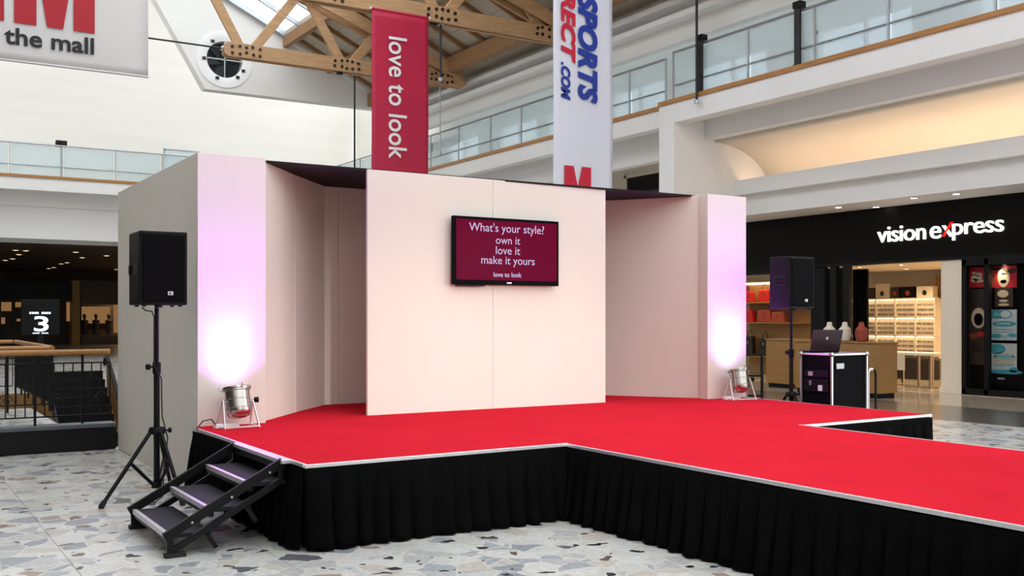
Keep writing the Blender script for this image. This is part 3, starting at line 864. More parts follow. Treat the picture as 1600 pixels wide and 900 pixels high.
for k in range(8):
    MB().lathe([(.08 + k * .065, -.02), (.09 + k * .065, -.02), (.09 + k * .065, -.035), (.08 + k * .065, -.035), (.08 + k * .065, -.02)], (FC.x, GBY, FC.z), (0, -1, 0), 32).build('guard_ring', M['dark_steel'], fan, smooth=True)
for k in range(6):
    a = k * PI / 3 + .2
    d = Vector((math.cos(a), 0, math.sin(a))); p = Vector((FC.x, GBY + .18, FC.z))
    MB().bar(p + d * .08, p + d * .55, .24, .012, up=(d.z * .4, -1, -d.x * .4)).build('blade', M['dark_steel'], fan)
MB().lathe([(0, -.25), (.12, -.25), (.12, -.12), (0, -.1)], (FC.x, GBY, FC.z), (0, -1, 0), 16).build('hub', M['dark_steel'], fan, smooth=True)
MB().box(FC.x - .02, GBY - .03, FC.z - .62, FC.x + .02, GBY - .005, FC.z + .62).build('guard_strut', M['steel'], fan)
MB().box(FC.x - .62, GBY - .03, FC.z - .02, FC.x + .62, GBY - .005, FC.z + .02).build('guard_strut', M['steel'], fan)
for a in (2.2, -1.95, -.9, -.45, 3.2):
    x, z = FC.x + .7 * math.cos(a), FC.z + .7 * math.sin(a)
    MB().box(x - .06, GBY - .07, z - .05, x + .06, GBY - .02, z + .05).build('bracket', M['dark_steel'], fan)

# ------------------------------------------------------------------ roof
RYA, RYB = -6.0, GBY
def roofbox(mb, xa, xb, ya, yb, lo, hi):
    za, zb = roof_z(xa), roof_z(xb)
    return mb.add([(xa, ya, za + lo), (xb, ya, zb + lo), (xb, yb, zb + lo), (xa, yb, za + lo), (xa, ya, za + hi), (xb, ya, zb + hi), (xb, yb, zb + hi), (xa, yb, za + hi)],
                  [(0, 3, 2, 1), (4, 5, 6, 7), (0, 1, 5, 4), (1, 2, 6, 5), (2, 3, 7, 6), (3, 0, 4, 7)])
SKX = 12.3
roof = struct('ceiling', roofbox(MB(), SKX, 17.2, RYA, RYB + .4, 0, .18), M['board'])
y = RYA + .4
while y < RYB:
    roofbox(MB(), SKX + .1, 15.8, y, y + .10, -.16, 0).build('rafter', M['glulam_dark'], roof)
    y += 1.1
for k in range(7):                                            # boards between rafters stand proud by a hair
    xa = SKX + .15 + k * .62
    roofbox(MB(), xa, xa + .60, RYA, RYB, -.02, 0).build('ceiling_board', M['board'], roof)
for x, w_, h_ in ((SKX, .2, .28), (13.9, .16, .22), (15.55, .30, .46)):
    MB().box(x - w_ / 2, RYA, roof_z(x) - h_ - .14, x + w_ / 2, RYB, roof_z(x) - .14 + (.1 if x == SKX else 0)).build('purlin', M['glulam_dark'], roof, bevel=.01)
# flashing along the gable
MB().bar((SKX, RYB - .06, roof_z(SKX) - .1), (16.2, RYB - .06, roof_z(16.2) - .1), .1, .12).build('gable_trim', M['white_paint'], roof)
sky = MB()
RIDGE = 6.15
o = MB().bar((RIDGE, RYA, roof_z(RIDGE)), (RIDGE, RYB, roof_z(RIDGE)), .2, .25).build('window_20', M['white_paint'], kind='structure')
nb = 27
dy = (RYB - RYA) / nb
for k in range(nb + 1):
    yy = RYA + k * dy
    roofbox(MB(), RIDGE, SKX, yy - .05, yy + .05, -.08, .08).build('glazing_bar', M['steel'], o)
for x in (9.2,): roofbox(MB(), x - .04, x + .04, RYA, RYB, -.05, .06).build('glazing_bar', M['steel'], o)
for k in range(nb):
    for xa, xb in ((RIDGE, 9.2), (9.2, SKX)):
        roofbox(MB(), xa + .04, xb - .04, RYA + k * dy + .05, RYA + (k + 1) * dy - .05, .0, .015).build('pane', M['roof_pane'], o)
def mirror(mb): mb.v = [(2 * RIDGE - x, y, z) for x, y, z in mb.v]; return mb
for k in range(nb + 1):
    yy = RYA + k * dy
    mirror(roofbox(MB(), RIDGE, SKX, yy - .05, yy + .05, -.08, .08)).build('glazing_bar', M['steel'], o)
for k in range(nb):
    mirror(roofbox(MB(), RIDGE + .04, SKX - .04, RYA + k * dy + .05, RYA + (k + 1) * dy - .05, .0, .015)).build('pane', M['roof_pane'], o)
struct('unseen_ceiling_left', mirror(roofbox(MB(), SKX, 17.2, RYA, RYB + .4, 0, .18)), M['board'])  # unseen roof slope, made opaque to cut daylight on the set's side wall
struct('unseen_ceiling_back', MB().box(-14, RYB + .5, 17.0, 19, 43.6, 17.2), M['board'])  # unseen cover added to keep open sky off the back wall
struct('unseen_wall_front', MB().box(-4.4, -8.4, 0, 26, -8, 9.0), M['white_wall'])  # unseen wall added to hold back low light from behind the camera
struct('unseen_wall_left', MB().box(-4.4, -8, 0, -4, 43, 4.2), M['hall_dark'])  # unseen wall added to block light from the left
struct('unseen_wall_left_upper', MB().box(-4.4, -8, 4.2, -4, 43, 9.7), M['white_wall'])  # upper part of the unseen wall added against light from the left
roofbox(MB(), 6.0, SKX, RYB - .2, RYB - .1, -.12, .1).build('gutter_bar', M['steel'], o)

# timber trusses
BOLT = MB().lathe([(0, 0), (.048, 0), (.042, .03), (0, .032)], (0, 0, 0), (0, -1, 0), 8).mesh('bolt'); BOLT.materials.append(M['dark_steel'])
def truss(label, yt):
    t = thing('roof_truss', label, 'truss', (12, yt, 9), 'timber roof trusses')
    z = 9.14; h = .40
    for s in (-.11, .11):
        p = MB()
        p.prism([(8.36, z - .13), (8.44, z - .20), (15.95, z - .20), (16.1, z - .1), (16.1, z + .14), (15.95, z + .20), (8.44, z + .20), (8.36, z + .13)], (0, .09, 0), lambda x, zz: (x, yt + s - .045, zz))
        p.build('chord_plank', M['glulam'], t, bevel=.01)
    inner = lambda x: 9.32 + .335 * (15.9 - x)
    for s in (-.11, .11):
        MB().bar((15.9, yt + s * 1.9, inner(15.9)), (7.2, yt + s * 1.9, inner(7.2)), .09, .36).build('rafter_plank', M['glulam'], t, bevel=.01)
    n0, n1, n2 = 9.0, 12.05, 15.25
    def diag(xa, za, xb, zb, w_=.26): MB().bar((xa, yt, za), (xb, yt, zb), .11, w_, up=(0, 1, 0) if False else (0, 0, 1)).build('web_member', M['glulam'], t, bevel=.008)
    diag(8.92, z - .05, 7.05, z + 3.3); diag(9.10, z - .05, 11.0, z + 2.5)
    diag(11.98, z - .05, 10.35, z + 2.6); diag(12.10, z - .05, 13.5, z + 1.7)
    diag(15.20, z - .05, 14.0, z + 1.45)
    for nx in (n0, n1, n2):
        rnd = random.Random(int(nx * 10))
        for k in range(10):
            x = nx - .42 + (k % 5) * .19 + rnd.uniform(-.03, .03); zz = z + (-.08 if k > 4 else .1) + rnd.uniform(-.03, .03)
            o = link('bolt', BOLT, t)
            o.location = (x, yt - .155, zz)
    MB().tube([(8.5, yt, z + .02), (-3, yt, z + .02)], .025, 8).build('tie_rod', M['dark_steel'], t, smooth=True)
    MB().lathe([(0, -.1), (.07, -.1), (.07, .06), (0, .06)], (8.36, yt, z + .02), (-1, 0, 0), 10).build('rod_anchor', M['steel'], t)
    MB().box(11.75, yt - .06, z - .27, 11.92, yt + .06, z - .20).build('shackle', M['dark_steel'], t)
    return t
truss('timber roof truss nearest the gable fan', 28.6)
truss('timber roof truss carrying the crimson banner', 22.6)
truss('timber roof truss above the white sports banner', 16.6)

# hanging rods
for nm, p, z0, z1, r_, lab in (('hanging_rod', (12.32, 28.6), 4.6, 8.93, .03, 'dark vertical rod hanging from the far truss left of the crimson banner'),
                           ('hanging_rod', (12.05, 22.6), 7.55, 8.95, .029, 'galvanised chain rod hanging beside the crimson banner'),
                           ('hanging_rod', (GX - .12, 17.45), 6.5, 11.5, .03, 'tall dark rod passing the gallery handrail right of the white banner'),
                           ('hanging_rod', (15.55, 29.2), 6.9, 9.37, .022, 'thin grey rod in front of the cornice between the banners')):
    t = thing(nm, lab, 'rod', (p[0], p[1], z0), 'hanging rods')
    MB().tube([(p[0], p[1], z0), (p[0], p[1], z1)], r_, 8).build('rod', M['dark_steel'] if r_ > .028 else M['steel'], t, smooth=True)
    MB().lathe([(0, -.03), (r_ * 3, -.03), (r_ * 3, .03), (0, .03)], (p[0], p[1], z1), n=10).build('top_fitting', M['steel'], t)
    MB().lathe([(0, -.03), (r_ * 2, -.03), (r_ * 2, .05), (0, .05)], (p[0], p[1], z0), n=10).build('bottom_fitting', M['steel'], t)

# ------------------------------------------------------------------ banners
def banner(name, label, x0, x1, y, z0, z1, m, pole=True, seed=0):
    t = thing(name, label, 'banner', ((x0 + x1) / 2, y, z0))
    NX, NZ = 14, 24
    vs_, fs_ = [], []
    for j in range(NZ + 1):
        for i in range(NX + 1):
            u, v = i / NX, j / NZ
            yy = y + .012 * math.sin(u * 7 + v * 3 + seed) * (1 - v) + .008 * math.sin(v * 9 + seed)
            vs_.append((x0 + (x1 - x0) * u, yy, z0 + (z1 - z0) * v))
    n = NX + 1
    for j in range(NZ):
        for i in range(NX):
            fs_.append((j * n + i, j * n + i + 1, (j + 1) * n + i + 1, (j + 1) * n + i))
    o = MB().add(vs_, fs_).build('sheet', m, t, smooth=True)
    s = o.modifiers.new('t', 'SOLIDIFY'); s.thickness = .006; s.offset = 1
    MB().tube([(x0 - .03, y + .01, z1), (x1 + .03, y + .01, z1)], .03, 10).build('top_pole', m, t, smooth=True)
    MB().tube([(x0 - .01, y + .01, z0), (x1 + .01, y + .01, z0)], .025, 10).build('bottom_pole', m, t, smooth=True)
    for x in (x0 - .03, x1 + .03): MB().lathe([(0, -.02), (.035, -.02), (.035, .02), (0, .02)], (x, y + .01, z1), (1, 0, 0), 10).build('pole_end', M['print_white'], t)
    return t
DN, RT = (0, 0, -1), (1, 0, 0)
b1 = banner('hanging_banner', 'crimson banner reading love to look, hung from the timber truss', 10.09, 11.60, 22.40, 4.6, 8.98, M['banner_red'], seed=1)
def pYc(px, py, Y):
    a = (px - 800) / F_PX; r0 = a * .8475 + .5308; r1 = -a * .5308 + .8475
    tt = Y / r1
    return r0 * tt, 1.614 + (496 - py) / F_PX * tt
xa, za = pYc(607.5, 56, 22.36); xb, zb = pYc(636, 250, 22.36)
text('banner_text', 'love to look', (xa, 22.372, za), DN, RT, M['print_white'], b1, width=za - zb, height=xb - xa, bold=.012, depth=.0015)

b2 = banner('hanging_banner', 'tall white sports shop banner with blue and red letters', 11.22, 12.66, 16.40, 3.75, 9.02, M['banner_lilac'], seed=2)
BYT = 16.372
def vtext(body, pxl, pxr, pyt, pyb, m, bold=.03):
    x0, z1 = pYc(pxl, pyt, BYT); x1, z0 = pYc(pxr, pyb, BYT)
    xx = pYc(pxl, (pyt + pyb) / 2, BYT)[0]
    return text('banner_text', body, (x0, BYT, z1), DN, RT, m, b2, width=z1 - z0, height=x1 - x0, bold=bold, shear=.22, depth=.0015)
vtext('SPORTS', 903, 934, -12, 163, M['print_blue'], .05)
vtext('DIRECT', 876.5, 899.5, -58, 99, M['print_red'], .045)
vtext('.COM', 876.5, 891.5, 96, 157, M['print_blue'], .05)
def big_m(parent, x0, x1, z0, z1, y, m, name='banner_letter'):
    w_, h_ = x1 - x0, z1 - z0
    pts = [(0, 0), (0, 1), (.34, 1), (.5, .42), (.66, 1), (1, 1), (1, 0), (.73, 0), (.73, .62), (.60, .0), (.40, .0), (.27, .62), (.27, 0)]
    MB().prism([(x0 + p * w_, z0 + q * h_) for p, q in pts], (0, -.004, 0), lambda x, z: (x, y, z)).build(name, m, parent)
xa, za = pYc(882, 254, BYT); xb, zb = pYc(923.5, 318, BYT)
big_m(b2, xa, xb, zb, za - .05, BYT, M['print_red'])

b3 = banner('hanging_banner', 'large off-white banner reading the mall with a red M', .8, 4.95, 22.40, 6.70, 10.6, M['banner_white'], seed=3)
xa, za = pYc(23, 37, 22.37); xb, zb = pYc(148, 52, 22.37)
x0, zl = pYc(48, 60, 22.37)
xa, _ = pYc(6.5, 60, 22.37); xb, zbase = pYc(147, 86, 22.37)
_, ztop = pYc(147, 60, 22.37)
text('banner_text', 'the mall', (xa, 22.372, zbase), RT, U_, M['print_black'], b3, width=xb - xa, height=(ztop - zbase), bold=.022, depth=.004)
xa, za = pYc(22, 37, 22.37); xb, zb = pYc(148, 52.5, 22.37)
big_m(b3, xa, xb, zb, zb + 2.0, 22.372, M['print_deep_red'])
xc, _ = pYc(6.5, 33, 22.37)
MB().box(xc - .42, 22.368, zb, xc, 22.372, zb + 2.0).build('banner_letter', M['print_deep_red'], b3)

# ------------------------------------------------------------------ optician's shop
FX = 19.5
sf = thing('shop_fascia', 'black shop fascia above the optician entrance', 'fascia', (FX, 12.5, 2.88))
MB().box(FX, 5, 2.88, FX + .3, 20, 4.115).build('fascia_board', M['fascia'], sf, bevel=.01)
MB().box(FX - .02, 5, 2.84, FX + .3, 20, 2.90).build('lower_edge', M['black_metal'], sf)
LT = (0, -1, 0)
sg = thing('shop_sign', 'white lit letters reading vision express on the black fascia', 'sign', (FX - .03, 13.8, 3.3))
def pXc(px, py, X):
    a = (px - 800) / F_PX; r0 = a * .8475 + .5308; r1 = -a * .5308 + .8475
    tt = X / r0
    return r1 * tt, 1.614 + (496 - py) / F_PX * tt
def stext(body, pl, pr, zb, h, m=None, bold=.002):
    ya, _ = pXc(pl, 360, FX - .03); yb, _ = pXc(pr, 360, FX - .03)
    return text('sign_letters', body, (FX - .005, ya, zb), LT, U_, m or M['sign_white'], sg, width=ya - yb, height=h, bold=bold, depth=.04, space=.95)
zb0 = pXc(1371, 377, FX - .03)[1]
_, zb = pXc(1410, 376.5, FX - .03)
stext('vision', 1371, 1446, zb, .345)
_, zx = pXc(1462, 372.8, FX - .03)
stext('e', 1453, 1470, zx, .27)
y0, z0 = pXc(1484, 373, FX - .03)
ypr, zpr = pXc(1490, 375.5, FX - .03)
stext('press', 1488, 1568, zpr, .352)
ya, za = pXc(1471, 369.5, FX - .05); yb, zb_ = pXc(1488, 346.5, FX - .05)
MB().prism([(ya, za), (ya - .055, za), (yb - .0, zb_), (yb + .05, zb_)], (-.04, 0, 0), lambda y, z: (FX - .005, y, z)).build('red_x_stroke', M['sign_red'], sg)
ya, za = pXc(1471, 352.5, FX - .05); yb, zb_ = pXc(1486.5, 369.5, FX - .05)
MB().prism([(ya, za), (ya - .07, za), (yb - .03, zb_), (yb + .05, zb_)], (-.036, 0, 0), lambda y, z: (FX - .005, y, z)).build('white_x_stroke', M['sign_white'], sg)

for k, (px, py) in enumerate(((1310, 323.5), (1369, 323), (1407, 307), (1494, 302.5))):
    t_ = (4.12 - 1.614) / ((496 - py) / F_PX); a = (px - 800) / F_PX
    x, y = (a * .8475 + .5308) * t_, (-a * .5308 + .8475) * t_
    x = min(max(x, 18.5), 19.3)
    t = thing('downlight', ['round downlight in the soffit, leftmost above the fascia', 'round downlight in the soffit, second from the left above the fascia', 'round downlight in the soffit above the letters vision', 'round downlight in the soffit above the letters express'][k], 'downlight', (x, y, 4.1), 'downlights above the fascia')
    MB().lathe([(.07, 0), (.10, 0), (.10, .012), (.07, .012), (.07, 0)], (x, y, 4.106), n=20).build('bezel', M['white_paint'], t)
    MB().lathe([(0, 0), (.07, 0), (.07, .006), (0, .006)], (x, y, 4.112), n=20).build('lens', M['bulb'], t)

# interior shell
w = MB(); w.box(23.95, 5, 0, 24.2, 24, 3.0); w.box(19.85, 23.8, 0, 24, 24, 3.0); w.box(19.9, 13.0, 0, 24, 13.1, 2.84)
struct('wall_shop', w, M['cream_wall'])
struct('ceiling_shop', MB().box(FX + .32, 5, 2.86, 24, 24, 2.96), M['cream_wall'])
k = 0
for x in (20.5, 22.3):
    for y in (14.3, 15.5, 16.7):
        k += 1
        t = thing('shop_downlight', 'small warm downlight in the optician ceiling, %s row, %s' % ('front' if x < 21 else 'back', ('nearest the pillar', 'middle', 'nearest the dark frontage')[(k - 1) % 3]), 'downlight', (x, y, 2.84), 'optician ceiling downlights')
        MB().lathe([(.05, 0), (.08, 0), (.08, .016), (.05, .016), (.05, 0)], (x, y, 2.843), n=16).build('bezel', M['white_paint'], t)
        MB().lathe([(0, 0), (.05, 0), (.05, .006), (0, .006)], (x, y, 2.85), n=16).build('lens', M['bulb'], t)
        d = bpy.data.lights.new('shop_spot', 'SPOT'); d.energy = 34; d.color = (1, .70, .40); d.spot_size = math.radians(150); d.spot_blend = .6; d.shadow_soft_size = .05
        o = bpy.data.objects.new('shop_spot', d); o.location = (x, y, 2.83); C.objects.link(o)
area('window_shop_panel', (20.6, 20.2, 2.83), (0, 0, 0), .8, 2.4, 14, (1, .66, .36))
w = MB().box(23.6, 13.1, 2.05, 24, 16.8, 2.72); struct('trim_9', w, M['tan_wall'])
# pillar
w = MB().box(FX + .02, 13.26, 0, FX + .5, 13.76, 2.88); o = struct('trim_10', w, M['cream_wall'], bevel=.01)
MB().box(FX + .0, 13.24, 0, FX + .52, 13.78, .12).build('skirting', M['cream_wall'], o)

# display wall of spectacles
du = thing('display_unit', 'cream lit display wall of spectacles inside the optician', 'display', (23.3, 15, 0))
DX = 23.4
def dY(px): return pXc(px, 500, DX)[0]
def dZ(py, px=1410): return pXc(px, py, DX)[1]
MB().box(DX, dY(1468), .55, DX + .2, dY(1330), 2.1).build('back_board', M['cream_wall'], du)
rows = [(470, 502), (506, 524), (528, 552)]
for k, (pt, pb) in enumerate(((468, 487), (490, 506), (509, 527), (530, 552))):
    pass
shelf_z = [dZ(467), dZ(506), dZ(528), dZ(553)]
shelf_z = [2.10, 1.60, 1.11, .64]
for z in shelf_z:
    MB().box(DX - .16, dY(1468), z, DX, dY(1330), z + .03).build('shelf', M['cream_wall'], du)
for z in shelf_z[:3]:
    MB().box(DX - .12, dY(1466), z - .02, DX - .06, dY(1332), z - .002).build('light_strip', M['strip'], du)
nc = 4
ys = [dY(1346), dY(1374), dY(1404), dY(1436), dY(1466)]
for y in ys: MB().box(DX - .16, y - .015, .6, DX, y + .015, 2.1).build('divider', M['cream_wall'], du)
sp = MB()
for s in (-1, 1):
    sp.lathe([(.022, 0), (.033, 0), (.033, .012), (.022, .012), (.022, 0)], (0, s * .042, 0), (-1, 0, 0), 8)
    sp.box(0, s * .07 - .004, .006, .12, s * .07 + .004, .014)
sp.box(-.012, -.014, .004, 0, .014, .012)
spm = sp.mesh('spectacles'); spm.materials.append(M['lens_glass'])
for r_ in range(3):
    for k in range(3):
        z = shelf_z[r_ + 1] + .09 + k * .125
        for b in range(4):
            ya, yb = ys[b], ys[b + 1]
            for q in range(3):
                o = link('spectacles', spm)
                o.location = (DX - .14, ya + (yb - ya) * (.2 + .3 * q) + random.uniform(-.02, .02), z)
                tag(o, 'dark spectacles on the %s shelf of the lit display, %s bay' % (('top', 'middle', 'bottom')[r_], ('leftmost', 'second from left', 'second from right', 'rightmost')[b]), 'spectacles', 'spectacles on the display wall')
# boxes above the display
for k, (pa, pb, m, lab) in enumerate(((1356, 1371, 'dark_goods', 'dark picture box on top of the spectacle display, left of the white box'), (1373, 1394, 'bag', 'white box on top of the spectacle display'),
                                (1397, 1410, 'dark_goods', 'dark picture box on top of the spectacle display, right of the white box'), (1413, 1434, 'fascia', 'wide black picture box on top of the spectacle display'), (1437, 1463, 'bag', 'pale box at the pillar end of the spectacle display top'))):
    t = thing('display_box', lab, 'box', (DX, dY(pa), 2.13), 'boxes on the spectacle display')
    MB().box(DX - .14, dY(pb), 2.13, DX + .06, dY(pa), 2.13 + (.40 if m == 'bag' and k == 1 else .3)).build('carton', M[m], t, bevel=.01)
    MB().lathe([(0, 0), (.06, 0), (.07, .008), (0, .01)], (DX - .14, (dY(pa) + dY(pb)) / 2, 2.26), (-1, 0, 0), 10).build('picture', M['rust_goods' if k in (2, 3) else 'dark_goods'], t)
# dispensing desk
dk = thing('dispensing_desk', 'pale desk with metal legs in front of the spectacle display', 'desk', (20.8, 14.9, 0))
def kY(px): return pXc(px, 560, 20.6)[0]
MB().box(20.4, kY(1470), .74, 21.0, kY(1350), .80).build('desk_top', M['cream_wall'], dk, bevel=.008)
MB().box(20.42, kY(1420), .38, 20.46, kY(1388), .74).build('modesty_panel', M['bag'], dk)
for px in (1396, 1442, 1460):
    for x in (20.45, 20.95):
        MB().bar((x, kY(px), 0), (x, kY(px), .74), .05, .05, up=(0, 1, 0)).build('leg', M['chrome'], dk)
for px in (1396, 1460): MB().box(20.45, kY(px) - .02, .02, 20.95, kY(px) + .02, .05).build('foot_bar', M['chrome'], dk)
MB().box(23.0, dY(1468), 0, 23.4, dY(1345), .5).build('plinth', M['dark_goods'], du)

# dark window with posters
sw = thing('shop_window', 'black framed shop window with posters beside the cream pillar', 'shop window', (FX, 12, 0))
MB().box(FX + .25, 9.5, 0, FX + .32, 13.24, 2.83).build('backing', M['fascia'], sw)
for y in (13.19, 12.68): MB().box(FX - .02, y - .05, 0, FX + .1, y + .05, 2.835).build('mullion', M['black_metal'], sw, bevel=.005)
MB().box(FX - .02, 9.5, 0, FX + .1, 13.24, .12).build('bottom_rail', M['black_metal'], sw, bevel=.005)
MB().box(FX - .02, 9.5, 2.70, FX + .1, 13.24, 2.84).build('top_rail', M['black_metal'], sw, bevel=.005)
MB().box(FX + .03, 12.73, .12, FX + .045, 13.14, 2.70).build('pane', M['shop_pane'], sw)
MB().box(FX + .03, 9.5, .12, FX + .045, 12.63, 2.70).build('pane', M['shop_pane'], sw)
def pbox(name, pl, pr, pt, pb, x, th, m, parent):
    ya, za = pXc(pl, pt, x); yb, zb = pXc(pr, pb, x)
    return MB().box(x, yb, zb, x - th, ya, za).build(name, m, parent)
def blob(name, cpx, cpy, rx, rz_, x, m, parent, n=20):
    y, z = pXc(cpx, cpy, x); s_ = x / ((cpx - 800) / F_PX * .8475 + .5308) / F_PX
    pts = [(y + rx * s_ * 1.55 * math.cos(t), z + rz_ * s_ * math.sin(t)) for t in [i * 2 * PI / n for i in range(n)]]
    return MB().prism(pts, (-.003, 0, 0), lambda a, b: (x, a, b)).build(name, m, parent)
PX = FX + .20
def poster(label, pl, pr, pt, pb, m):
    y, z = pXc(pl, pb, PX)
    t = thing('poster', label, 'poster', (PX, y, z), 'posters in the dark window')
    pbox('sheet', pl, pr, pt, pb, PX, .008, M[m], t)
    return t
p = poster('square red poster with pale pattern in the narrow window pane', 1514, 1538, 418, 449, 'poster_red')
for dx, dy, a, b in ((0, 0, 6, 4), (-4, 4, 4, 3), (4, 5, 5, 2.5), (2, -5, 5, 3), (-3, -7, 3, 2)): blob('print', 1526 + dx, 434 + dy, a, b, PX - .009, M['skin_print'], p)
p = poster('dark portrait poster in the narrow window pane', 1514, 1538, 452, 570, 'dark_print')
for cx, cy, a, b, m in ((1529, 497, 8, 16, 'skin_print'), (1529, 499, 5, 10, 'dark_goods'), (1521, 525, 5, 5, 'rust_goods'), (1532, 522, 4, 4, 'poster_red'), (1527, 545, 8, 6, 'dark_goods')): blob('print', cx, cy, a, b, PX - .009, M[m], p)
p = poster('red poster with pale standing figure at the top of the wide pane', 1546, 1589, 416, 449, 'poster_red')
for cx, cy, a, b, m in ((1568, 433, 6.5, 16, 'skin_print'), (1556, 420, 6, 3, 'dark_goods'), (1581, 423, 5, 4, 'dark_goods'), (1551, 436, 3.5, 12, 'rust_goods'), (1568, 428, 3, 1.2, 'rust_goods'), (1568, 440, 3.5, 3, 'rust_goods')): blob('print', cx, cy, a, b, PX - .009 - .001 * (m == 'dark_goods'), M[m], p)
p = poster('dark poster strip with pale shapes below the red figure poster', 1555, 1583, 450, 480, 'dark_print')
for cx, cy, a, b in ((1567, 459, 6, 6), (1568, 470, 5, 2), (1568, 476, 6, 2)): blob('print', cx, cy, a, b, PX - .009, M['skin_print'], p)
p = poster('upper pale poster with teal circles and lettering in the wide pane', 1548, 1589, 484, 532, 'poster_paper')
for cx, cy, a, b, m in ((1558, 491, 10, 7, 'teal'), (1571, 491, 7, 7, 'teal'), (1571, 491, 5.5, 5.5, 'poster_paper'), (1569, 506, 13, 4.5, 'teal'), (1557, 525, 6, 3.5, 'teal'), (1582, 524, 5, 3, 'teal'), (1569, 515, 13, .6, 'teal'), (1569, 519, 11, .6, 'teal')): blob('print', cx, cy, a, b, PX - .009 - (.003 if m == 'poster_paper' else 0), M[m], p)
p = poster('lower pale poster with teal disc and wave in the wide pane', 1548, 1589, 536, 585, 'poster_paper')
for cx, cy, a, b, m in ((1558, 545, 9, 8, 'teal'), (1569, 559, 13, 9, 'skin_print'), (1569, 557, 12, 4, 'teal'), (1569, 581, 20, 3.5, 'teal'), (1584, 578, 5, 4, 'teal')): blob('print', cx, cy, a, b, PX - .009 - (.003 if m == 'teal' and cy == 557 else 0), M[m], p)
for zz in (499, 502): pbox('print_line', 1556, 1584, zz + 14, zz + 14.8, PX - .009, .002, M['dark_print'], p) if False else None
random.seed(11)
def lettering(parent, pl, pr, pt, pb, rows_, m, dx=.012):
    for r0 in range(rows_):
        y_ = pt + (pb - pt) * (r0 + .2) / rows_; x_ = pl + random.uniform(0, 2)
        while x_ < pr - 2:
            w_ = random.uniform(1.5, 4)
            pbox('print_mark', x_, min(x_ + w_, pr), y_, y_ + (pb - pt) / rows_ * .5, PX - dx, .002, M[m], parent)
            x_ += w_ + random.uniform(.8, 1.6)
lettering(p, 1557, 1582, 553, 561, 2, 'poster_paper', .016)
lettering(p, 1554, 1584, 568, 573, 2, 'teal')
pp = bpy.data.objects.get('poster.004')
lettering(pp, 1558, 1580, 503.5, 508.5, 1, 'poster_paper', .016)
lettering(pp, 1553, 1564, 489, 494, 2, 'poster_paper', .016)
lettering(pp, 1566, 1576, 524, 529, 2, 'teal')
pbox('pull_handle', 1560, 1570, 590, 593, FX + .02, .03, M['steel'], sw)
y, z = pXc(1568, 412, FX + .1)
t = thing('spot_fitting', 'small recessed spotlight above the red figure poster', 'spotlight', (FX + .12, y, 2.67))
MB().lathe([(.03, 0), (.05, 0), (.05, .03), (.03, .03), (.03, 0)], (FX + .14, y, 2.672), n=14).build('bezel', M['steel'], t)
MB().lathe([(0, 0), (.03, 0), (.03, .004), (0, .004)], (FX + .14, y, 2.675), n=14).build('lens', M['bulb'], t)
d = bpy.data.lights.new('poster_spot', 'SPOT'); d.energy = 9; d.color = (1, .75, .5); d.spot_size = math.radians(95); d.spot_blend = .8; d.shadow_soft_size = .04
o = bpy.data.objects.new('poster_spot', d); o.location = (FX + .12, y + .1, 2.64); o.rotation_euler = (0, 0, 0); C.objects.link(o)

# dark glazed frontage left of the entrance
gf = thing('glazed_frontage', 'dark framed glass frontage behind the loudspeaker and laptop', 'shopfront', (FX, 18, 0))
def fY(px): return pXc(px, 500, FX + .05)[0]
for pl, pr in ((1268, 1290), (1298, 1308), (1318, 1328)):
    MB().box(FX + .02, fY(pr), 0, FX + .14, fY(pl), 2.835).build('mullion', M['black_metal'], gf, bevel=.005)
MB().box(FX + .06, fY(1268), .0, FX + .08, fY(1166), 2.8).build('pane', M['shop_pane'], gf)
MB().box(FX + .06, fY(1318), .0, FX + .08, fY(1290), 2.8).build('pane', M['dark_pane'], gf)
MB().box(FX + .02, fY(1268), 2.72, FX + .14, fY(1166), 2.835).build('head_rail', M['black_metal'], gf)
pl_ = thing('swing_panel', 'dark mirrored panel standing in the optician entrance', 'panel', (20.2, 16.2, 0))
ya, yb = pXc(1332, 500, 20.2)[0], pXc(1355, 500, 20.2)[0]
MB().box(20.2, yb, .02, 20.26, ya, 2.78).build('leaf', M['dark_pane'], pl_, bevel=.004)
MB().box(20.15, yb, 1.1, 20.2, yb + .05, 1.3).build('handle', M['chrome'], pl_)
# shelves and goods in the neighbour window
sh = thing('window_shelf', 'tan display shelving behind the glass left of the loudspeaker', 'shelving', (21.4, 19, 0))
def sY(px): return pXc(px, 500, 21.4)[0]
MB().box(21.5, sY(1268), 0, 21.6, sY(1167), 2.6).build('back_panel', M['tan'], sh)
for z in (.5, 1.45, 2.02): MB().box(21.15, sY(1262), z, 21.5, sY(1167), z + .03).build('shelf', M['tan'], sh)
MB().box(21.2, sY(1215), 2.55, 21.5, sY(1167), 2.6).build('light_strip', M['strip'], sh)
def handbag(label, px, z, w_, h_, m):
    y = sY(px)
    t = thing('handbag', label, 'handbag', (21.3, y, z), 'bags on the window shelving')
    MB().prism([(-w_ / 2, 0), (w_ / 2, 0), (w_ * .42, h_), (-w_ * .42, h_)], (.14, 0, 0), lambda a, b: (21.22, y + a, z + b)).build('body', M[m], t, bevel=.02)
    MB().tube([(21.29, y - w_ * .25, z + h_ - .01), (21.29, y - w_ * .2, z + h_ + .12), (21.29, y, z + h_ + .16), (21.29, y + w_ * .2, z + h_ + .12), (21.29, y + w_ * .25, z + h_ - .01)], .012, 6).build('strap', M[m], t, smooth=True)
    MB().box(21.205, y - .03, z + h_ * .6, 21.22, y + .03, z + h_ * .75).build('clasp', M['chrome'], t)
handbag('red handbag on the upper shelf beside the violet-lit column', 1174, 2.05, .40, .30, 'red_goods')
handbag('red handbag on the middle shelf beside the violet-lit column', 1174, 1.48, .46, .34, 'red_goods')
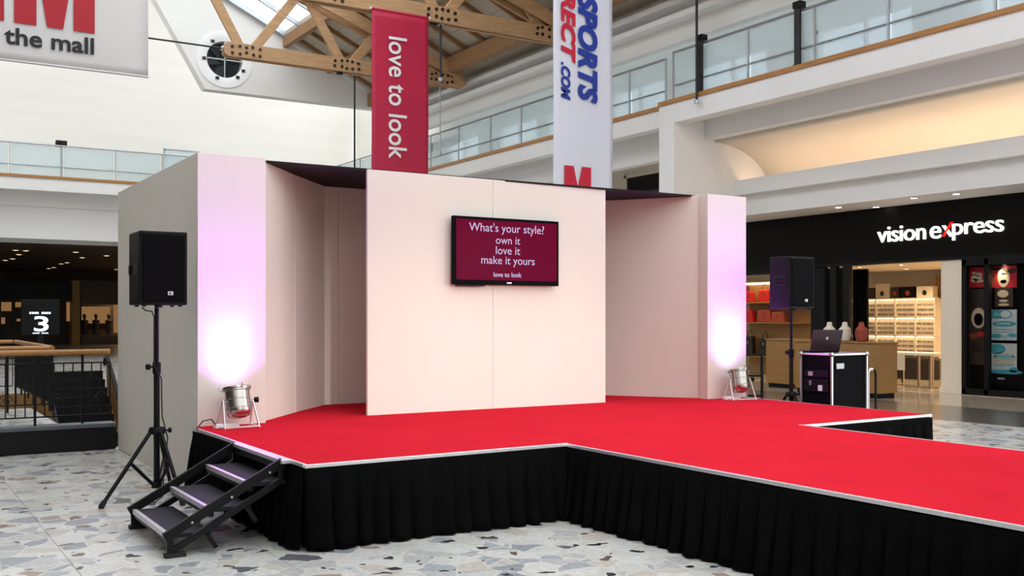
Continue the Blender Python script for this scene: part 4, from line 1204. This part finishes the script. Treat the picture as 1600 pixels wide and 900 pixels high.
handbag('red handbag on the upper shelf just left of the loudspeaker', 1200, 2.05, .42, .34, 'red_goods')
handbag('rust patterned bag on the middle shelf just left of the loudspeaker', 1200, 1.48, .55, .34, 'rust_goods')
handbag('rust patterned bag on the middle shelf half behind the loudspeaker', 1222, 1.48, .5, .28, 'rust_goods')
handbag('dark handbag on the low shelf beside the tripod stand', 1200, .53, .40, .5, 'dark_goods')
handbag('dark handbag on the low shelf beside the violet-lit column', 1176, .53, .36, .55, 'dark_goods')
# tan counters outside the shop
def counter(label, pl, pr, x, zt, dp):
    ya, yb = pXc(pl, 560, x)[0], pXc(pr, 560, x)[0]
    t = thing('tan_counter', label, 'counter', (x, (ya + yb) / 2, 0), 'tan veneer counters')
    MB().box(x, yb, .10, x + dp, ya, zt - .03).build('body', M['tan'], t, bevel=.006)
    MB().box(x - .02, yb - .02, zt - .03, x + dp + .02, ya + .02, zt).build('top', M['tan'], t, bevel=.006)
    MB().box(x + .04, yb + .04, 0, x + dp - .04, ya - .04, .10).build('plinth', M['black_metal'], t)
counter('tan veneer counter between the tripod stand and the violet-lit column', 1197, 1236, 17.6, 1.12, .6)
counter('long tan veneer counter behind the laptop and flight case', 1242, 1374, 16.9, 1.12, .55)
for k, (px, m, lab) in enumerate(((1296, 'bag', 'tall cream display bust on the counter left of the dark mullion'), (1320, 'bag', 'cream display bust on the counter beside the entrance'), (1346, 'rust_goods', 'rust patterned bust display on the counter by the entrance'))):
    y = pXc(px, 520, 17.1)[0]
    t = thing('display_bust', lab, 'display bust', (17.1, y, 1.12), 'display busts on the counter')
    MB().lathe([(0, 0), (.09, 0), (.09, .015), (0, .02)], (17.1, y, 1.12), n=16).build('base', M['black_plastic'], t)
    MB().lathe([(0, 0), (.10, .0), (.13, .12), (.12, .24), (.06, .30), (.05, .38), (0, .39)], (17.1, y, 1.135), n=16).build('bust', M[m], t, smooth=True)
t = thing('barrier_stand', 'black slatted barrier stand beside the violet-lit column', 'barrier', (14.5, 14.6, 0))
for k in range(3):
    MB().bar((13.9 + k * .25, 14.4 - k * .2, 0), (13.9 + k * .25, 14.4 - k * .2, .95), .04, .04, up=(0, 1, 0)).build('upright', M['black_metal'], t)
for z in (.9, .5, .12): MB().bar((13.9, 14.4, z), (14.4, 14.0, z), .03, .04).build('cross_rail', M['black_metal'], t)

# ------------------------------------------------------------------ void edge on the left: kerb, oak handrail, iron balusters
kb = MB().box(-3.9, 13.26, 0, 2.55, 13.50, .27).build('trim_11', M['kerb'], kind='structure')
MB().box(-3.9, 13.24, .27, 2.55, 13.52, .32).build('coping', M['kerb_top'], kb, bevel=.008)
def iron_rail(label, a, b, main=5, scrolls=True):
    a, b = Vector(a), Vector(b)
    L_ = (b - a).length; d = (b - a) / L_
    t = thing('iron_balustrade', label, 'railing', a)
    MB().tube([a + Vector((0, 0, 1.19)), b + Vector((0, 0, 1.19))], .036, 10).build('handrail', M['oak'], t, smooth=True)
    z0 = a.z
    MB().bar(a + Vector((0, 0, 1.06)), b + Vector((0, 0, 1.06)), .03, .016).build('upper_bar', M['black_metal'], t)
    MB().bar(a + Vector((0, 0, .42)), b + Vector((0, 0, .42)), .03, .016).build('lower_bar', M['black_metal'], t)
    n = int(L_ / .105)
    for k in range(n + 1):
        p = a + d * (k * L_ / n)
        if k % main == 0:
            MB().bar(p + Vector((0, 0, .32)), p + Vector((0, 0, 1.17)), .028, .028, up=(1, 0, 0)).build('post', M['black_metal'], t)
        else:
            MB().bar(p + Vector((0, 0, .42)), p + Vector((0, 0, 1.06)), .013, .013, up=(1, 0, 0)).build('baluster', M['black_metal'], t)
        if scrolls and k % main == 2 and k < n:
            pts = []
            for i in range(15):
                th = i / 14 * 3.2 * PI; rr = .085 * (1 - i / 18)
                pts.append(p + d * (rr * math.cos(th)) + Vector((0, 0, .62 + rr * math.sin(th))))
            MB().tube(pts, .006, 5).build('scroll', M['black_metal'], t, smooth=True)
    return t
iron_rail('oak-capped black iron balustrade on the charcoal kerb beside the white side wall', (-1.0, 13.38, 0), (2.5, 13.38, 0))
iron_rail('oak-capped iron rail across the well behind the nearest balustrade', (-1.6, 15.34, 0), (2.08, 15.34, 0), scrolls=False)
iron_rail('oak-capped iron rail running away along the well', (2.12, 15.40, 0), (2.12, 19.7, 0), 8, scrolls=False)
iron_rail('oak-capped iron rail at the far end of the well', (-1.6, 19.74, 0), (2.08, 19.74, 0), 8, scrolls=False)
struct('floor_bridge', MB().box(-8, 15.2, -.3, 2.4, 20, -.002), M['terrazzo'])
w = MB(); w.box(-14, 13.5, -4.7, 9.5, 24, -4.5); struct('floor_lower', w, M['hall_dark'])
w = MB(); w.box(-14, 23.9, -4.5, 9.5, 24, 0); w.box(9.4, 13.5, -4.5, 9.5, 24, 0); w.box(-14, 13.5, -4.5, 9.5, 13.52, -.3)
struct('wall_well', w, M['tan_wall'])
# escalator in the well
es = thing('escalator', 'dark escalator rising in the well behind the white side wall', 'escalator', (3.6, 18, -4.5))
ex0, ex1 = 3.05, 4.15
n = 30
for k in range(n):
    y = 16.0 + k * .24; z = -4.3 + k * .165
    MB().box(ex0, y, z - .165, ex1, y + .26, z).build('step', M['black_metal'] if k % 1 == 0 else M['steel'], es)
for x in (ex0 - .08, ex1 + .08):
    pts = [(15.8, -4.5), (23.3, .66), (23.6, .66), (23.6, -.2), (16.0, -5.4)]
    MB().prism([(15.9, -4.4), (23.0, .1), (23.0, .72), (15.9, -3.8)], (.03, 0, 0), lambda yy, zz: (x, yy, zz)).build('side_panel', M['tan'], es)
    MB().tube([(x + .015, 15.9, -3.75), (x + .015, 23.0, .77), (x + .015, 23.2, .72), (x + .015, 23.25, .6)], .045, 8).build('handrail', M['rubber'], es, smooth=True)

# information display with the figure 3
sg3 = thing('information_display', 'black display totem showing a glowing white 3', 'display', (3.0, 27, 0))
DYY = 27.0
xa, za = pYc(34, 468, DYY); xb, zb = pYc(93, 523, DYY)
MB().box(xa, DYY, zb, xb, DYY + .12, za).build('housing', M['black_plastic'], sg3, bevel=.01)
MB().box((xa + xb) / 2 - .06, DYY + .03, 0, (xa + xb) / 2 + .06, DYY + .09, zb).build('stem', M['black_metal'], sg3)
MB().box((xa + xb) / 2 - .3, DYY - .1, 0, (xa + xb) / 2 + .3, DYY + .25, .03).build('base_plate', M['black_metal'], sg3)
x0, z0 = pYc(53, 518, DYY); x1, z1 = pYc(76, 494, DYY)
text('digit', '3', (x0, DYY - .002, z0), R_, U_, M['sign_blue'], sg3, width=x1 - x0, height=z1 - z0, bold=.015, depth=.004)
for pa, pb, pt, pbm in ((46, 80, 487.5, 490.5), (51, 76, 519.5, 521.5)):
    x0, z0 = pYc(pa, pbm, DYY); x1, z1 = pYc(pb, pt, DYY)
    nn = 9
    o = MB()
    for k in range(nn):
        if k in (4,): continue
        o.box(x0 + (x1 - x0) * k / nn, DYY - .004, z0, x0 + (x1 - x0) * (k + .75) / nn, DYY, z1)
    o.build('small_text', M['sign_blue'], sg3)

# dim hall under the back gallery
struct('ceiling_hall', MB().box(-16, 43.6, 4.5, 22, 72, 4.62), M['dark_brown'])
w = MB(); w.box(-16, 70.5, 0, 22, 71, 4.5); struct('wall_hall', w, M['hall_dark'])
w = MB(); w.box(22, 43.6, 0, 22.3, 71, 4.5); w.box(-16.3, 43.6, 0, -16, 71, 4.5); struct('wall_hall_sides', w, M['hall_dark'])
for k, (cx, cy) in enumerate(((65, 80), (107, 82), (78, 98), (52, 116), (22, 122), (313, 88), (340, 111), (277, 132), (253, 137), (222, 152), (202, 156), (175, 173), (480, 160), (440, 103), (486, 205))):
    px, py = cx / 2.645, 360 + cy / 2.645
    t_ = (4.5 - 1.614) / ((496 - py) / F_PX); a = (px - 800) / F_PX
    x, y = (a * .8475 + .5308) * t_, (-a * .5308 + .8475) * t_
    if y > 70: continue
    y = max(y, 43.9)
    o = thing('hall_downlight', 'small warm downlight in the dim hall ceiling behind the information display', 'downlight', (x, y, 4.47), 'hall ceiling downlights')
    MB().lathe([(.12, 0), (.17, 0), (.17, .03), (.12, .03), (.12, 0)], (x, y, 4.47), n=14).build('bezel', M['steel'], o)
    MB().lathe([(0, 0), (.12, 0), (.12, .008), (0, .008)], (x, y, 4.475), n=14).build('lens', M['bulb_small'], o)
HY = 64.0
def hbox(name, pl, pr, pt, pb, dp, m, parent, y=HY):
    xa, za = pYc(pl, pt, y); xb, zb = pYc(pr, pb, y)
    return MB().box(xa, y, max(zb, 0.0), xb, y + dp, za).build(name, m, parent)
s1 = thing('far_shop', 'dim black-fronted shop at the far end of the hall behind the information display', 'shop', (7, HY, 0))
hbox('fascia_board', -60, 113, 438, 470, 1.0, M['fascia'], s1)
hbox('side_wall', -60, -40, 470, 540, 3.0, M['hall_dark'], s1)
hbox('back_wall', -60, 108, 470, 545, .2, M['hall_dark'], s1, HY + 1.5)
for pl, pr, pt, pb in ((2, 18, 472, 486), (24, 33, 472, 480), (104, 113, 472, 502), (2, 8, 496, 506), (26, 32, 498, 502)):
    hbox('lit_panel', pl, pr, pt, pb, .05, M['warm_window'], s1, HY + .9)
s2 = thing('far_shop', 'warmly lit shop at the far end of the hall beside the white side wall', 'shop', (13, HY, 0))
hbox('fascia_board', 126, 190, 438, 476, 1.0, M['dark_brown'], s2)
hbox('pier', 113, 125, 438, 545, 1.0, M['tan_wall'], s2)
hbox('lit_panel', 128, 172, 479, 505, .1, M['warm_window'], s2, HY + 2)
hbox('back_wall', 126, 200, 476, 545, .1, M['hall_dark'], s2, HY + 2.2)
hbox('lit_panel', 178, 186, 468, 520, .1, M['warm_window'], s2, HY + 1)
hbox('counter', 128, 190, 524, 540, .6, M['dark_brown'], s2)
for k, (px, w_) in enumerate(((132, 8), (150, 7), (170, 9))):
    x, z = pYc(px, 520, HY + 1.4)
    t = thing('mannequin', ['dark dressed mannequin in the far lit shop, nearest the pier', 'dark dressed mannequin in the middle of the far lit shop', 'dark dressed mannequin in the far lit shop, beside the white side wall'][k], 'mannequin', (x, HY + 1.4, 0), 'far shop mannequins')
    MB().lathe([(0, 0), (.22, 0), (.2, .05), (.08, .08), (.12, .5), (.19, .95), (.15, 1.15), (.23, 1.42), (.07, 1.5), (.06, 1.56), (.1, 1.62), (.11, 1.72), (.06, 1.82), (0, 1.84)], (x, HY + 1.4, 0), n=12).build('figure', M['dark_goods'], t, smooth=True)
area('far_shop_lamp', (13.2, HY + 1.2, 3.0), (0, 0, 0), 1.5, .8, 40, (1, .6, .28))
